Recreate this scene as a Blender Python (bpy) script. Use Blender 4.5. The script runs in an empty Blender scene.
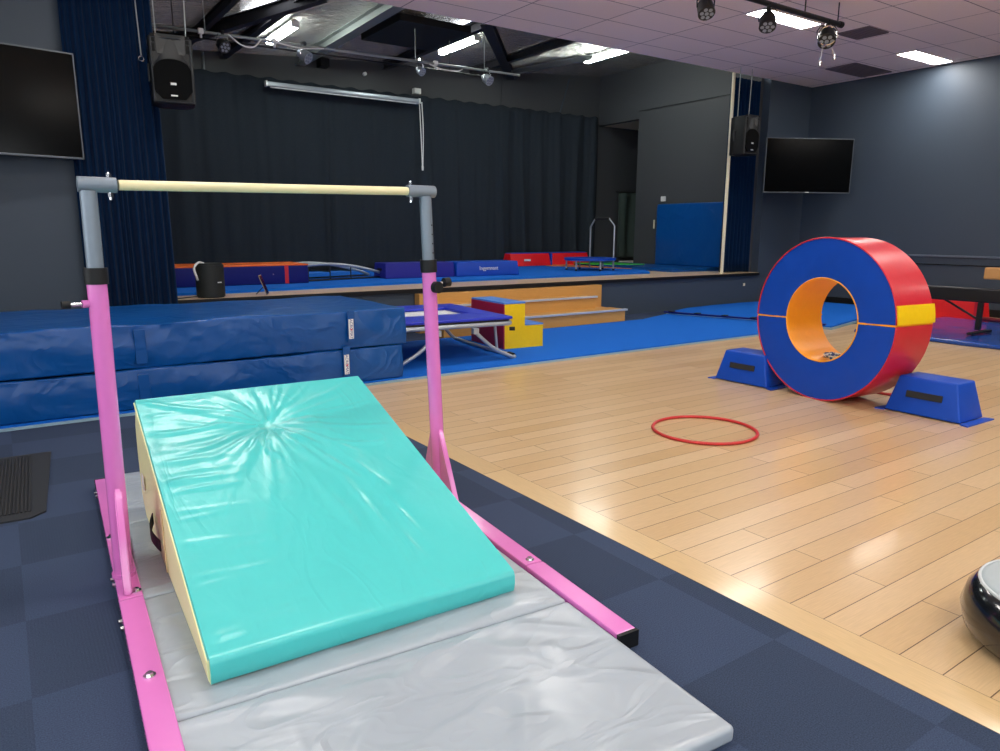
import bpy, bmesh, math, random
from mathutils import Vector, Matrix, noise
PI = math.pi
random.seed(7)
scene = bpy.context.scene
COL = scene.collection

# ------------------------------------------------------------------ materials
def lin(c):
    if isinstance(c, str):
        c = [int(c[i:i+2], 16)/255 for i in (0, 2, 4)]
    return tuple((x/12.92 if x <= .04045 else ((x+.055)/1.055)**2.4) for x in c) + (1,)
_m = {}
def mat(name, col, rough=.5, metal=0., noise_amt=.06, nscale=30., bump=0., bscale=40., coat=0., sheen=0., emit=None, stretch=(1, 1, 1), spec=.5, bdist=.01, detail=3., ridge=None):
    if name in _m: return _m[name]
    m = bpy.data.materials.new(name); m.use_nodes = True
    nt = m.node_tree; b = nt.nodes['Principled BSDF']
    c = lin(col)
    b.inputs['Roughness'].default_value = rough; b.inputs['Metallic'].default_value = metal
    b.inputs['Specular IOR Level'].default_value = spec
    b.inputs['Coat Weight'].default_value = coat; b.inputs['Coat Roughness'].default_value = .15
    b.inputs['Sheen Weight'].default_value = sheen
    tc = nt.nodes.new('ShaderNodeTexCoord'); mp = nt.nodes.new('ShaderNodeMapping')
    mp.inputs['Scale'].default_value = stretch
    nt.links.new(tc.outputs['Object'], mp.inputs['Vector'])
    n = nt.nodes.new('ShaderNodeTexNoise'); n.inputs['Scale'].default_value = nscale; n.inputs['Detail'].default_value = detail
    nt.links.new(mp.outputs['Vector'], n.inputs['Vector'])
    mx = nt.nodes.new('ShaderNodeMix'); mx.data_type = 'RGBA'
    mx.inputs[6].default_value = tuple(x*(1-noise_amt) for x in c[:3])+(1,)
    mx.inputs[7].default_value = tuple(min(1, x*(1+noise_amt)) for x in c[:3])+(1,)
    nt.links.new(n.outputs['Fac'], mx.inputs[0]); nt.links.new(mx.outputs[2], b.inputs['Base Color'])
    if bump:
        n2 = nt.nodes.new('ShaderNodeTexNoise'); n2.inputs['Scale'].default_value = bscale; n2.inputs['Detail'].default_value = detail
        n2.inputs['Distortion'].default_value = .4
        nt.links.new(mp.outputs['Vector'], n2.inputs['Vector'])
        bp = nt.nodes.new('ShaderNodeBump'); bp.inputs['Strength'].default_value = bump; bp.inputs['Distance'].default_value = bdist
        nt.links.new(n2.outputs['Fac'], bp.inputs['Height']); nt.links.new(bp.outputs['Normal'], b.inputs['Normal'])
        if ridge:      # thin creases of pulled vinyl: |noise - .5|
            sc, st, di, rst = ridge
            mp3 = nt.nodes.new('ShaderNodeMapping'); mp3.inputs['Scale'].default_value = rst; mp3.inputs['Rotation'].default_value = (0, 0, .5)
            nt.links.new(tc.outputs['Object'], mp3.inputs['Vector'])
            n3 = nt.nodes.new('ShaderNodeTexNoise'); n3.inputs['Scale'].default_value = sc; n3.inputs['Detail'].default_value = 2; n3.inputs['Distortion'].default_value = .8
            nt.links.new(mp3.outputs['Vector'], n3.inputs['Vector'])
            s1 = nt.nodes.new('ShaderNodeMath'); s1.operation = 'SUBTRACT'; s1.inputs[1].default_value = .5; nt.links.new(n3.outputs['Fac'], s1.inputs[0])
            s2 = nt.nodes.new('ShaderNodeMath'); s2.operation = 'ABSOLUTE'; nt.links.new(s1.outputs[0], s2.inputs[0])
            s3 = nt.nodes.new('ShaderNodeMath'); s3.operation = 'MINIMUM'; s3.inputs[1].default_value = .12; nt.links.new(s2.outputs[0], s3.inputs[0])
            b2 = nt.nodes.new('ShaderNodeBump'); b2.inputs['Strength'].default_value = st; b2.inputs['Distance'].default_value = di; b2.invert = True
            nt.links.new(s3.outputs[0], b2.inputs['Height']); nt.links.new(bp.outputs['Normal'], b2.inputs['Normal']); nt.links.new(b2.outputs['Normal'], b.inputs['Normal'])
    if emit:
        b.inputs['Emission Color'].default_value = lin(emit[0]); b.inputs['Emission Strength'].default_value = emit[1]
    _m[name] = m
    return m

def brick_mat(name, c1, c2, cm, bw, rh, mortar, rough, loc=(0, 0, 0), rot=0., offset=.5, grain=None, bias=0., rnoise=0., coat=0.):
    m = bpy.data.materials.new(name); m.use_nodes = True
    nt = m.node_tree; b = nt.nodes['Principled BSDF']; b.inputs['Roughness'].default_value = rough
    b.inputs['Coat Weight'].default_value = coat; b.inputs['Coat Roughness'].default_value = .12
    tc = nt.nodes.new('ShaderNodeTexCoord'); mp = nt.nodes.new('ShaderNodeMapping')
    mp.inputs['Location'].default_value = loc; mp.inputs['Rotation'].default_value = (0, 0, rot)
    nt.links.new(tc.outputs['Object'], mp.inputs['Vector'])
    br = nt.nodes.new('ShaderNodeTexBrick'); br.inputs['Scale'].default_value = 1
    br.inputs['Brick Width'].default_value = bw; br.inputs['Row Height'].default_value = rh
    br.inputs['Mortar Size'].default_value = mortar; br.inputs['Mortar Smooth'].default_value = .1
    br.inputs['Bias'].default_value = bias; br.offset = offset; br.offset_frequency = 2; br.squash = 1
    br.inputs['Color1'].default_value = lin(c1); br.inputs['Color2'].default_value = lin(c2); br.inputs['Mortar'].default_value = lin(cm)
    nt.links.new(mp.outputs['Vector'], br.inputs['Vector'])
    out = br.outputs['Color']
    if grain:
        sc, st, amt = grain
        mp2 = nt.nodes.new('ShaderNodeMapping'); mp2.inputs['Scale'].default_value = st
        nt.links.new(mp.outputs['Vector'], mp2.inputs['Vector'])
        n = nt.nodes.new('ShaderNodeTexNoise'); n.inputs['Scale'].default_value = sc; n.inputs['Detail'].default_value = 5
        nt.links.new(mp2.outputs['Vector'], n.inputs['Vector'])
        mr = nt.nodes.new('ShaderNodeMapRange'); mr.inputs['From Min'].default_value = .3; mr.inputs['From Max'].default_value = .7
        mr.inputs['To Min'].default_value = 1-amt; mr.inputs['To Max'].default_value = 1+amt
        nt.links.new(n.outputs['Fac'], mr.inputs['Value'])
        mx = nt.nodes.new('ShaderNodeMix'); mx.data_type = 'RGBA'; mx.blend_type = 'MULTIPLY'; mx.inputs[0].default_value = 1
        nt.links.new(out, mx.inputs[6]); nt.links.new(mr.outputs['Result'], mx.inputs[7]); out = mx.outputs[2]
        if rnoise:
            n3 = nt.nodes.new('ShaderNodeTexNoise'); n3.inputs['Scale'].default_value = 2.2; n3.inputs['Detail'].default_value = 4
            nt.links.new(mp.outputs['Vector'], n3.inputs['Vector'])
            m3 = nt.nodes.new('ShaderNodeMapRange'); m3.inputs['To Min'].default_value = rough-rnoise; m3.inputs['To Max'].default_value = rough+rnoise
            nt.links.new(n3.outputs['Fac'], m3.inputs['Value']); nt.links.new(m3.outputs['Result'], b.inputs['Roughness'])
    nt.links.new(out, b.inputs['Base Color'])
    bp = nt.nodes.new('ShaderNodeBump'); bp.inputs['Strength'].default_value = .25; bp.inputs['Distance'].default_value = .002; bp.invert = True
    nt.links.new(br.outputs['Fac'], bp.inputs['Height']); nt.links.new(bp.outputs['Normal'], b.inputs['Normal'])
    return m

def carpet_mat():
    m = bpy.data.materials.new('carpet_tiles'); m.use_nodes = True
    nt = m.node_tree; b = nt.nodes['Principled BSDF']; b.inputs['Roughness'].default_value = .95; b.inputs['Specular IOR Level'].default_value = .15
    tc = nt.nodes.new('ShaderNodeTexCoord'); mp = nt.nodes.new('ShaderNodeMapping'); mp.inputs['Location'].default_value = (.06, -.24, .013)
    nt.links.new(tc.outputs['Object'], mp.inputs['Vector'])
    ck = nt.nodes.new('ShaderNodeTexChecker'); ck.inputs['Scale'].default_value = 2.0
    ck.inputs['Color1'].default_value = lin('3b475f'); ck.inputs['Color2'].default_value = lin('354055')
    nt.links.new(mp.outputs['Vector'], ck.inputs['Vector'])
    n = nt.nodes.new('ShaderNodeTexNoise'); n.inputs['Scale'].default_value = 260; n.inputs['Detail'].default_value = 2
    nt.links.new(tc.outputs['Object'], n.inputs['Vector'])
    mr = nt.nodes.new('ShaderNodeMapRange'); mr.inputs['From Min'].default_value = .3; mr.inputs['From Max'].default_value = .7; mr.inputs['To Min'].default_value = .72; mr.inputs['To Max'].default_value = 1.28
    nt.links.new(n.outputs['Fac'], mr.inputs['Value'])
    # ribs: direction follows the tile checker
    sx = nt.nodes.new('ShaderNodeSeparateXYZ'); nt.links.new(tc.outputs['Object'], sx.inputs[0])
    mixv = nt.nodes.new('ShaderNodeMix'); nt.links.new(ck.outputs['Fac'], mixv.inputs[0]); nt.links.new(sx.outputs[0], mixv.inputs[2]); nt.links.new(sx.outputs[1], mixv.inputs[3])
    mm = nt.nodes.new('ShaderNodeMath'); mm.operation = 'MULTIPLY'; mm.inputs[1].default_value = 620; nt.links.new(mixv.outputs[0], mm.inputs[0])
    sn = nt.nodes.new('ShaderNodeMath'); sn.operation = 'SINE'; nt.links.new(mm.outputs[0], sn.inputs[0])
    mx = nt.nodes.new('ShaderNodeMix'); mx.data_type = 'RGBA'; mx.blend_type = 'MULTIPLY'; mx.inputs[0].default_value = 1
    nt.links.new(ck.outputs['Color'], mx.inputs[6]); nt.links.new(mr.outputs['Result'], mx.inputs[7]); nt.links.new(mx.outputs[2], b.inputs['Base Color'])
    bp = nt.nodes.new('ShaderNodeBump'); bp.inputs['Strength'].default_value = .12; bp.inputs['Distance'].default_value = .002
    nt.links.new(sn.outputs[0], bp.inputs['Height']); nt.links.new(bp.outputs['Normal'], b.inputs['Normal'])
    return m

def foil_mat():
    m = bpy.data.materials.new('roof_foil'); m.use_nodes = True
    nt = m.node_tree; b = nt.nodes['Principled BSDF']; b.inputs['Roughness'].default_value = .24; b.inputs['Metallic'].default_value = .7
    b.inputs['Base Color'].default_value = lin('cfcdc8')
    tc = nt.nodes.new('ShaderNodeTexCoord'); mp = nt.nodes.new('ShaderNodeMapping'); mp.inputs['Scale'].default_value = (1.1, 5, 1)
    nt.links.new(tc.outputs['Object'], mp.inputs['Vector'])
    n = nt.nodes.new('ShaderNodeTexNoise'); n.inputs['Scale'].default_value = 4; n.inputs['Detail'].default_value = 6; n.inputs['Distortion'].default_value = 1.2
    nt.links.new(mp.outputs['Vector'], n.inputs['Vector'])
    bp = nt.nodes.new('ShaderNodeBump'); bp.inputs['Strength'].default_value = 1; bp.inputs['Distance'].default_value = .22
    nt.links.new(n.outputs['Fac'], bp.inputs['Height']); nt.links.new(bp.outputs['Normal'], b.inputs['Normal'])
    return m

WALL = mat('navy_wall', '3a4654', .55, noise_amt=.08, nscale=120, bump=.12, bscale=160, bdist=.002)
WALLK = mat('black_wall', '404246', .6, noise_amt=.06, nscale=80)
CEIL = brick_mat('ceiling_tiles', 'faece6', 'f6e8e2', '8e8082', 1.18, .587, .007, .8, loc=(-7.81+1.18*20, -8.442+.587*40, 0), offset=0., grain=(90, (1, 1, 1), .05))
WOOD = brick_mat('parquet_boards', 'd3b58c', 'c5a375', '5d4326', 1.45, .128, .0019, .3, loc=(.3, -.07+1.28, 0), offset=.37, grain=(9, (1.2, 22, 1), .07), rnoise=0, coat=.25)
WOODB = brick_mat('parquet_border', 'd2b485', 'c8a776', '5d4326', 1.25, .15, .002, .3, loc=(0, -2.04, 0), rot=PI/2, offset=.5, grain=(9, (1.2, 22, 1), .07), coat=.25)
STAGEW = brick_mat('stage_boards', 'dfc3a2', 'd4b592', '9a7c60', 1.8, .09, .002, .35, offset=.4, grain=(8, (3, 20, 1), .12), coat=.2)
PLY = mat('step_plywood', 'c9964f', .45, noise_amt=.12, nscale=12, stretch=(1, 6, 14), coat=.15)
CARPET = carpet_mat()
FOIL = foil_mat()
BLUECARPET = mat('blue_roll_carpet', '0a62c4', .9, noise_amt=.12, nscale=200, bump=.3, bscale=300, bdist=.002, spec=.2)
SKYEDGE = mat('blue_foam_edge', '8ba7b6', .8)
VINYL_BLUE = mat('blue_crash_vinyl', '034a90', .33, noise_amt=.06, nscale=6, bump=.1, bscale=5, bdist=.04, detail=2, spec=.4, ridge=(2.6, .8, .035, (1, 1, 1.3)))
VINYL_ROYAL = mat('royal_blue_vinyl', '0646b4', .45, noise_amt=.05, nscale=12, bump=.1, bscale=9, bdist=.02, spec=.35)
VINYL_NAVY = mat('navy_vinyl', '0a1668', .5, noise_amt=.05, spec=.2)
VINYL_PURPLE = mat('violet_blue_vinyl', '23268c', .5, noise_amt=.05, spec=.25)
VINYL_RED = mat('red_vinyl', 'c8182e', .36, noise_amt=.04, bump=.1, bscale=8, bdist=.02, coat=.1)
VINYL_RED2 = mat('bright_red_vinyl', 'e8141c', .42, noise_amt=.04)
VINYL_MAROON = mat('maroon_vinyl', 'a3163f', .42)
VINYL_YELLOW = mat('yellow_vinyl', 'f0c80c', .36, noise_amt=.05, bump=.25, bscale=9, bdist=.03)
VINYL_ORANGE = mat('orange_vinyl', 'f8a61a', .42, noise_amt=.04, bump=.12, bscale=7, bdist=.02)
VINYL_ORANGE2 = mat('deep_orange_vinyl', 'ef6a1d', .42)
VINYL_TEAL = mat('turquoise_vinyl', '48c4c2', .32, noise_amt=.03, nscale=9, bump=.05, bscale=14, bdist=.02, coat=.15, ridge=(5, .35, .02, (1.6, .5, 1)))
VINYL_CREAM = mat('cream_vinyl', 'f2e7ae', .42, noise_amt=.03)
VINYL_GREY = mat('grey_vinyl', 'a2abb4', .30, noise_amt=.04, nscale=5, bump=.06, bscale=4, bdist=.03, coat=.15, detail=3, ridge=(4.2, .8, .03, (.7, 1.5, 1)))
PINK = mat('pink_powder_coat', 'de78c4', .22, noise_amt=.02, coat=.5)
BLACK = mat('black_plastic', '121315', .5, spec=.3)
BLACKM = mat('black_steel', '1c1d20', .4, metal=.3)
RUBBER = mat('black_rubber', '202124', .8, bump=.3, bscale=160, bdist=.003)
STEEL = mat('silver_tube', 'aab2ba', .35, metal=.55)
STEELD = mat('brushed_coupling', '77838f', .4, metal=.25)
CHROME = mat('chrome', 'd8dade', .15, metal=1)
BARW = mat('cream_fibreglass_bar', 'e8dcae', .35, noise_amt=.04, stretch=(2, 20, 20))
WHITE = mat('white_plastic', 'e4e4e2', .45)
CREAMP = mat('cream_paint', 'efe6c8', .5)
BEIGEP = mat('beige_paint', 'cbbfae', .6)
DARKBEAM = mat('dark_roof_steel', '2b2a2e', .6)
GALV = mat('galvanised_steel', '9aa09f', .45, metal=.6)
VELVET = mat('blue_velvet', '04203f', .9, noise_amt=.25, nscale=60, sheen=.04, stretch=(6, 6, 1), spec=.1)
BLACKCLOTH = mat('black_curtain_cloth', '2a3037', .95, noise_amt=.15, nscale=50, spec=.1)
GREENCLOTH = mat('dark_green_cloth', '3a4844', .8, noise_amt=.15)
SCREEN = mat('tv_glass', '050607', .16, noise_amt=.02, spec=.12)
TAN = mat('tan_suede', 'b98a55', .8, bump=.2, bscale=200, bdist=.002)
TUBE = mat('tube_glow', 'ffffff', .5, emit=('f6fff8', 48))
PANEL = mat('panel_glow', 'ffffff', .5, emit=('fffaf3', 34))
BED = mat('white_jump_bed', 'd8dadf', .6, bump=.3, bscale=200, bdist=.002)
LOUVRE = mat('vent_grille', '6f666c', .6)
DKTILE = mat('dark_speaker_board', '0e0f10', .6)
GREEN = mat('green_vinyl', '3cc23e', .45)
CORK = mat('orange_floor_vinyl', 'd27a4a', .5)
PAPER = mat('printed_paper', 'dfe0da', .7)
NAVYPRINT = mat('navy_print', '1b2c86', .6)
REDPRINT = mat('red_print', 'd8323a', .6)
GREYTOP = mat('grey_pvc_top', 'a9b4b8', .5, bump=.15, bscale=240, bdist=.002)
BLACKPVC = mat('glossy_black_pvc', '14171a', .12, coat=.6, bump=.1, bscale=10, bdist=.01)

# ------------------------------------------------------------------ geometry helpers
def link(o, parent=None):
    COL.objects.link(o)
    if parent is not None: o.parent = parent
    return o
def obj(name, bm, m, parent=None, smooth=False, label=None, auto=None):
    me = bpy.data.meshes.new(name)
    bmesh.ops.recalc_face_normals(bm, faces=bm.faces)
    bm.to_mesh(me); bm.free()
    for x in (m if isinstance(m, (list, tuple)) else [m]): me.materials.append(x)
    if smooth:
        me.polygons.foreach_set('use_smooth', [True]*len(me.polygons))
        if auto: me.set_sharp_from_angle(angle=math.radians(auto))
    o = bpy.data.objects.new(name, me); link(o, parent)
    if label: o['label'] = label
    return o
def tag(o, label, cat, group=None, kind=None):
    o['label'] = label; o['category'] = cat
    if group: o['group'] = group
    if kind: o['kind'] = kind
    return o
def thing(name, label, cat, loc=(0, 0, 0), rz=0., group=None):
    o = bpy.data.objects.new(name, None); o.empty_display_size = .1; link(o)
    o.location = loc; o.rotation_euler = (0, 0, rz)
    return tag(o, label, cat, group)
def struct(name, bm, m, **k):
    o = obj(name, bm, m, **k); o['kind'] = 'structure'; return o

def box(bm, c, s, rz=0., bev=0.):
    r = bmesh.ops.create_cube(bm, size=1.)
    vs = r['verts']
    M = Matrix.Translation(c) @ Matrix.Rotation(rz, 4, 'Z') @ Matrix.Diagonal((s[0], s[1], s[2], 1))
    bmesh.ops.transform(bm, matrix=M, verts=vs)
    if bev:
        es = list({e for v in vs for e in v.link_edges})
        bmesh.ops.bevel(bm, geom=es, offset=bev, segments=2, affect='EDGES', profile=.6)
    return bm
def B(*specs, bev=0.):
    bm = bmesh.new()
    for s in specs: box(bm, s[0], s[1], s[2] if len(s) > 2 else 0., bev)
    return bm
def bb(x0, x1, y0, y1, z0, z1, bev=0.):
    return box(bmesh.new(), ((x0+x1)/2, (y0+y1)/2, (z0+z1)/2), (x1-x0, y1-y0, z1-z0), 0, bev)
def cyl(bm, a, b, r, r2=None, seg=16, cap=True):
    a = Vector(a); b = Vector(b); d = b-a; L = d.length
    q = d.to_track_quat('Z', 'Y').to_matrix().to_4x4()
    M = Matrix.Translation((a+b)/2) @ q
    bmesh.ops.create_cone(bm, cap_ends=cap, segments=seg, radius1=r, radius2=r if r2 is None else r2, depth=L, matrix=M)
    return bm
def C(a, b, r, r2=None, seg=16): return cyl(bmesh.new(), a, b, r, r2, seg)
def tube(pts, r, seg=10, closed=False, bm=None):
    bm = bm or bmesh.new(); P = [Vector(p) for p in pts]; n = len(P); rings = []
    prev = None
    for i in range(n):
        if closed: t = (P[(i+1) % n]-P[i-1]).normalized()
        else: t = (P[min(i+1, n-1)]-P[max(i-1, 0)]).normalized()
        if prev is None:
            up = Vector((0, 0, 1)) if abs(t.z) < .9 else Vector((1, 0, 0))
            u = t.cross(up).normalized()
        else:
            u = (prev-t*prev.dot(t)).normalized()
        prev = u; v = t.cross(u)
        rings.append([bm.verts.new(P[i]+r*(math.cos(2*PI*k/seg)*u+math.sin(2*PI*k/seg)*v)) for k in range(seg)])
    for i in range(n if closed else n-1):
        A, Bq = rings[i], rings[(i+1) % n]
        for k in range(seg): bm.faces.new((A[k], A[(k+1) % seg], Bq[(k+1) % seg], Bq[k]))
    if not closed:
        bm.faces.new(rings[0]); bm.faces.new(rings[-1][::-1])
    return bm
def smoothpath(pts, n=6):
    P = [Vector(p) for p in pts]; out = []
    for i in range(len(P)-1):
        p0 = P[max(i-1, 0)]; p1 = P[i]; p2 = P[i+1]; p3 = P[min(i+2, len(P)-1)]
        for k in range(n):
            t = k/n
            out.append(.5*((2*p1)+(p2-p0)*t+(2*p0-5*p1+4*p2-p3)*t*t+(-p0+3*p1-3*p2+p3)*t**3))
    out.append(P[-1]); return out
def coords(h, r, step):
    """coordinates along one axis of a rounded box with half size h"""
    inner = h-r; n = max(1, int(round(2*inner/step)))
    c = [-h, -h+r*.3, -h+r*.65] if r else [-h]
    c += [-inner+2*inner*i/n for i in range(n+1)] if r else [-h+2*h*i/n for i in range(1, n)]
    c += [h-r*.65, h-r*.3, h] if r else [h]
    return c
def rbox(s, r=.02, step=.1, fn=None, bm=None, stepz=None):
    """rounded soft box, base at z=0, centred in x, y; fn(p, n) moves each vertex"""
    bm = bm or bmesh.new(); hx, hy, hz = s[0]/2, s[1]/2, s[2]/2
    ax = coords(hx, r, step); ay = coords(hy, r, step); az = coords(hz, r, stepz or step)
    cache = {}
    def V(x, y, z):
        k = (round(x, 5), round(y, 5), round(z, 5))
        if k in cache: return cache[k]
        p = Vector((x, y, z))
        q = Vector((max(-hx+r, min(hx-r, x)), max(-hy+r, min(hy-r, y)), max(-hz+r, min(hz-r, z))))
        d = p-q; n = Vector((0, 0, 0))
        if d.length > 1e-9: n = d.normalized(); p = q+n*r
        p = p+Vector((0, 0, hz))
        if fn: p = fn(p, n)
        cache[k] = bm.verts.new(p); return cache[k]
    def grid(A, Bc, f):
        for i in range(len(A)-1):
            for j in range(len(Bc)-1):
                vs = [f(A[i], Bc[j]), f(A[i+1], Bc[j]), f(A[i+1], Bc[j+1]), f(A[i], Bc[j+1])]
                try: bm.faces.new(vs)
                except ValueError: pass
    for sg in (-1, 1):
        grid(ax, ay, lambda a, b: V(a, b, sg*hz))
        grid(ax, az, lambda a, b: V(a, sg*hy, b))
        grid(ay, az, lambda a, b: V(sg*hx, a, b))
    return bm
def move(bm, loc, rz=0.):
    bmesh.ops.transform(bm, matrix=Matrix.Translation(loc) @ Matrix.Rotation(rz, 4, 'Z'), verts=bm.verts); return bm
def prism(poly, z0, z1, bm=None):
    bm = bm or bmesh.new()
    a = [bm.verts.new((x, y, z0)) for x, y in poly]; b = [bm.verts.new((x, y, z1)) for x, y in poly]
    bm.faces.new(a[::-1]); bm.faces.new(b); n = len(poly)
    for i in range(n): bm.faces.new((a[i], a[(i+1) % n], b[(i+1) % n], b[i]))
    return bm
def frustum(s0, s1, h, bev=.012, bm=None, shift=(0, 0)):
    bm = bm or bmesh.new()
    q = [(-1, -1), (1, -1), (1, 1), (-1, 1)]
    a = [bm.verts.new((x*s0[0]/2, y*s0[1]/2, 0)) for x, y in q]
    b = [bm.verts.new((x*s1[0]/2+shift[0], y*s1[1]/2+shift[1], h)) for x, y in q]
    bm.faces.new(a[::-1]); bm.faces.new(b)
    for i in range(4): bm.faces.new((a[i], a[(i+1) % 4], b[(i+1) % 4], b[i]))
    if bev: bmesh.ops.bevel(bm, geom=list(bm.edges), offset=bev, segments=3, affect='EDGES', profile=.6)
    return bm
def pleats(x0, x1, z0, z1, amp, nf, seed, thick=.012, flare=.0, nx=None, nz=14, drift=.02):
    """hanging cloth along x, real thickness, folds in y"""
    nx = nx or int(nf*10); rnd = random.Random(seed)
    ph = [rnd.uniform(.6, 1.4) for _ in range(int(nf)+3)]
    cum = [0]
    for p in ph: cum.append(cum[-1]+p)
    tot = cum[int(nf)]
    def f(u, v):
        s = u*tot; i = 0
        while cum[i+1] < s and i < len(ph)-1: i += 1
        t = (s-cum[i])/ph[i]
        a = amp*(.45+.55*ph[i])*(.55+.45*(1-v))
        w = math.sin(2*PI*t+.5*math.sin(3*v+i))
        return a*w+drift*noise.noise((u*4, v*1.5, seed))
    bm = bmesh.new(); F = []; K = []
    for j in range(nz+1):
        v = j/nz; rf = []; rk = []
        for i in range(nx+1):
            u = i/nx; x = x0+(x1-x0)*(.5+(u-.5)*(1+flare*(1-v))); z = z0+(z1-z0)*v
            y = f(u, v)
            rf.append(bm.verts.new((x, y-thick/2, z))); rk.append(bm.verts.new((x, y+thick/2, z)))
        F.append(rf); K.append(rk)
    for j in range(nz):
        for i in range(nx):
            bm.faces.new((F[j][i], F[j][i+1], F[j+1][i+1], F[j+1][i]))
            bm.faces.new((K[j][i+1], K[j][i], K[j+1][i], K[j+1][i+1]))
        for i in (0, nx): bm.faces.new((F[j][i], F[j+1][i], K[j+1][i], K[j][i]))
    for i in range(nx):
        for j in (0, nz): bm.faces.new((F[j][i], F[j][i+1], K[j][i+1], K[j][i]))
    return bm
def text(name, s, size, m, M, parent=None, ext=.0015):
    cu = bpy.data.curves.new(name, 'FONT'); cu.body = s; cu.size = size; cu.extrude = ext; cu.align_x = 'CENTER'; cu.align_y = 'CENTER'
    t = bpy.data.objects.new(name+'_curve', cu); COL.objects.link(t)
    bpy.context.view_layer.update()
    me = bpy.data.meshes.new_from_object(t.evaluated_get(bpy.context.evaluated_depsgraph_get()))
    bpy.data.objects.remove(t); bpy.data.curves.remove(cu)
    me.name = name; me.materials.clear(); me.materials.append(m); me.transform(M)
    o = bpy.data.objects.new(name, me); link(o, parent); return o
def frame_m(origin, xd, yd):
    x = Vector(xd).normalized(); y = Vector(yd).normalized(); z = x.cross(y)
    M = Matrix((x, y, z)).transposed().to_4x4(); M.translation = origin; return M
def nz(*a): return noise.noise(Vector(a))

# ------------------------------------------------------------------ the room
CE = 3.91; YS = 8.30; SZ = .57; XR = 12.69; XL = -2.6; YB = 12.66; YN = -3.5; XC = 2.04; YM = 5.59
XW = 11.40
struct('floor', prism([(XL, YN), (XC, YN), (XC, YM), (XR, YM), (XR, YS), (XL, YS)], -.08, 0), CARPET)
struct('floor', bb(XC+.15, XR, YN, YM, -.08, 0), WOOD)
struct('trim_1', bb(XC, XC+.15, YN, YM, -.08, .001), WOODB)
struct('ceiling', bb(XL, XR, YN, YS, CE, CE+.08), CEIL)
struct('wall_right', bb(XR, XR+.15, YN, YS+.15, 0, CE+.08), WALL)
bml = bmesh.new()   # left wall, out of view: two window openings added for fill daylight
for y0_, y1_, z0_, z1_ in ((YN, YS+.15, 0, .9), (YN, YS+.15, 3.29, CE+.08), (YN, -2.0, .9, 3.29), (.4, 1.6, .9, 3.29), (4.0, YS+.15, .9, 3.29)):
    box(bml, (XL-.075, (y0_+y1_)/2, (z0_+z1_)/2), (.15, y1_-y0_, z1_-z0_))
struct('wall_left', bml, WALL)
for k, (a_, c_) in enumerate(((-2.0, .4), (1.6, 4.0))):
    m_ = (a_+c_)/2
    struct('added_window_%d' % (k+3), B(((XL-.07, m_, .93), (.08, c_-a_, .06)), ((XL-.07, m_, 3.26), (.08, c_-a_, .06)), ((XL-.07, a_+.03, 2.095), (.08, .06, 2.39)), ((XL-.07, c_-.03, 2.095), (.08, .06, 2.39)), ((XL-.07, m_, 2.095), (.07, .05, 2.39))), WHITE)
# rear wall behind the camera: unseen window openings added to brighten the hall
ADDED_WIN = [(-1.9, 1.1), (3.0, 5.4)]
b_ = [((XL+XR)/2, YN-.075, .45, XR-XL+.3, .9), ((XL+XR)/2, YN-.075, 3.64, XR-XL+.3, .7)]
bmr = bmesh.new()
for c in b_: box(bmr, (c[0], c[1], c[2]), (c[3], .15, c[4]))
xs_ = [XL-.15]+[v for w_ in ADDED_WIN for v in w_]+[XR+.15]
for k in range(0, len(xs_), 2): box(bmr, ((xs_[k]+xs_[k+1])/2, YN-.075, 2.095), (xs_[k+1]-xs_[k], .15, 2.39))
struct('wall_rear', bmr, WALL)
for k, (a_, c_) in enumerate(ADDED_WIN):
    m_ = (a_+c_)/2
    struct('added_window_%d' % (k+1), B(((m_, YN-.07, .93), (c_-a_, .08, .06)), ((m_, YN-.07, 3.26), (c_-a_, .08, .06)), ((a_+.03, YN-.07, 2.095), (.06, .08, 2.39)), ((c_-.03, YN-.07, 2.095), (.06, .08, 2.39)), ((m_, YN-.07, 2.095), (.05, .07, 2.39))), WHITE)
struct('wall_front_left', bb(XL, .78, YS, YS+.15, 0, CE+.08), WALL)
struct('wall_front_right', bb(11.47, XR, YS, YS+.15, 0, CE+.08), WALL)
struct('wall_header', bb(XL, XR, YS+.02, YS+.15, CE+.08, 5.0), WALLK)
struct('wall_stage_front', bb(.78, 11.47, YS, YS+.15, 0, SZ-.03), WALL)
struct('floor_stage', prism([(.78, YS-.03), (11.47, YS-.03), (11.47, YS+.15), (15.5, YS+.15), (15.5, YB), (.2, YB), (.2, YS+.15), (.78, YS+.15)], SZ-.03, SZ), STAGEW)
struct('trim_2', bb(.78, 11.47, YS-.05, YS-.03, SZ-.05, SZ-.002), BLACK)
def rz_(x): return 3.88+.067*x
# stage walls
struct('wall_stage_back', bb(.2, 15.6, YB, YB+.15, SZ, 5.1), WALLK)
struct('wall_stage_left', bb(.05, .2, YS+.15, YB, SZ, 5.1), WALLK)
struct('wall_stage_right', bb(XW, XW+.15, YS+.15, 11.42, SZ, 5.1), WALLK)
struct('wall_stage_lintel', bb(XW, XW+.15, 11.42, YB, 3.62, 5.1), WALLK)
struct('wall_recess', bb(15.45, 15.6, 11.3, YB, SZ, 3.7), WALLK)
struct('wall_recess_near', bb(XW+.15, 15.5, 11.27, 11.42, SZ, 3.7), WALLK)
struct('ceiling_recess', bb(XW+.151, 15.5, 11.42, YB, 3.62, 3.75), BEIGEP)
struct('trim_3', bb(10.45, 10.50, YS+.0, YS+.03, SZ, CE), CREAMP)
struct('trim_4', B(((XW-.012, 10.0, 3.77), (.02, 2.8, .012))), BLACK)
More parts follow.
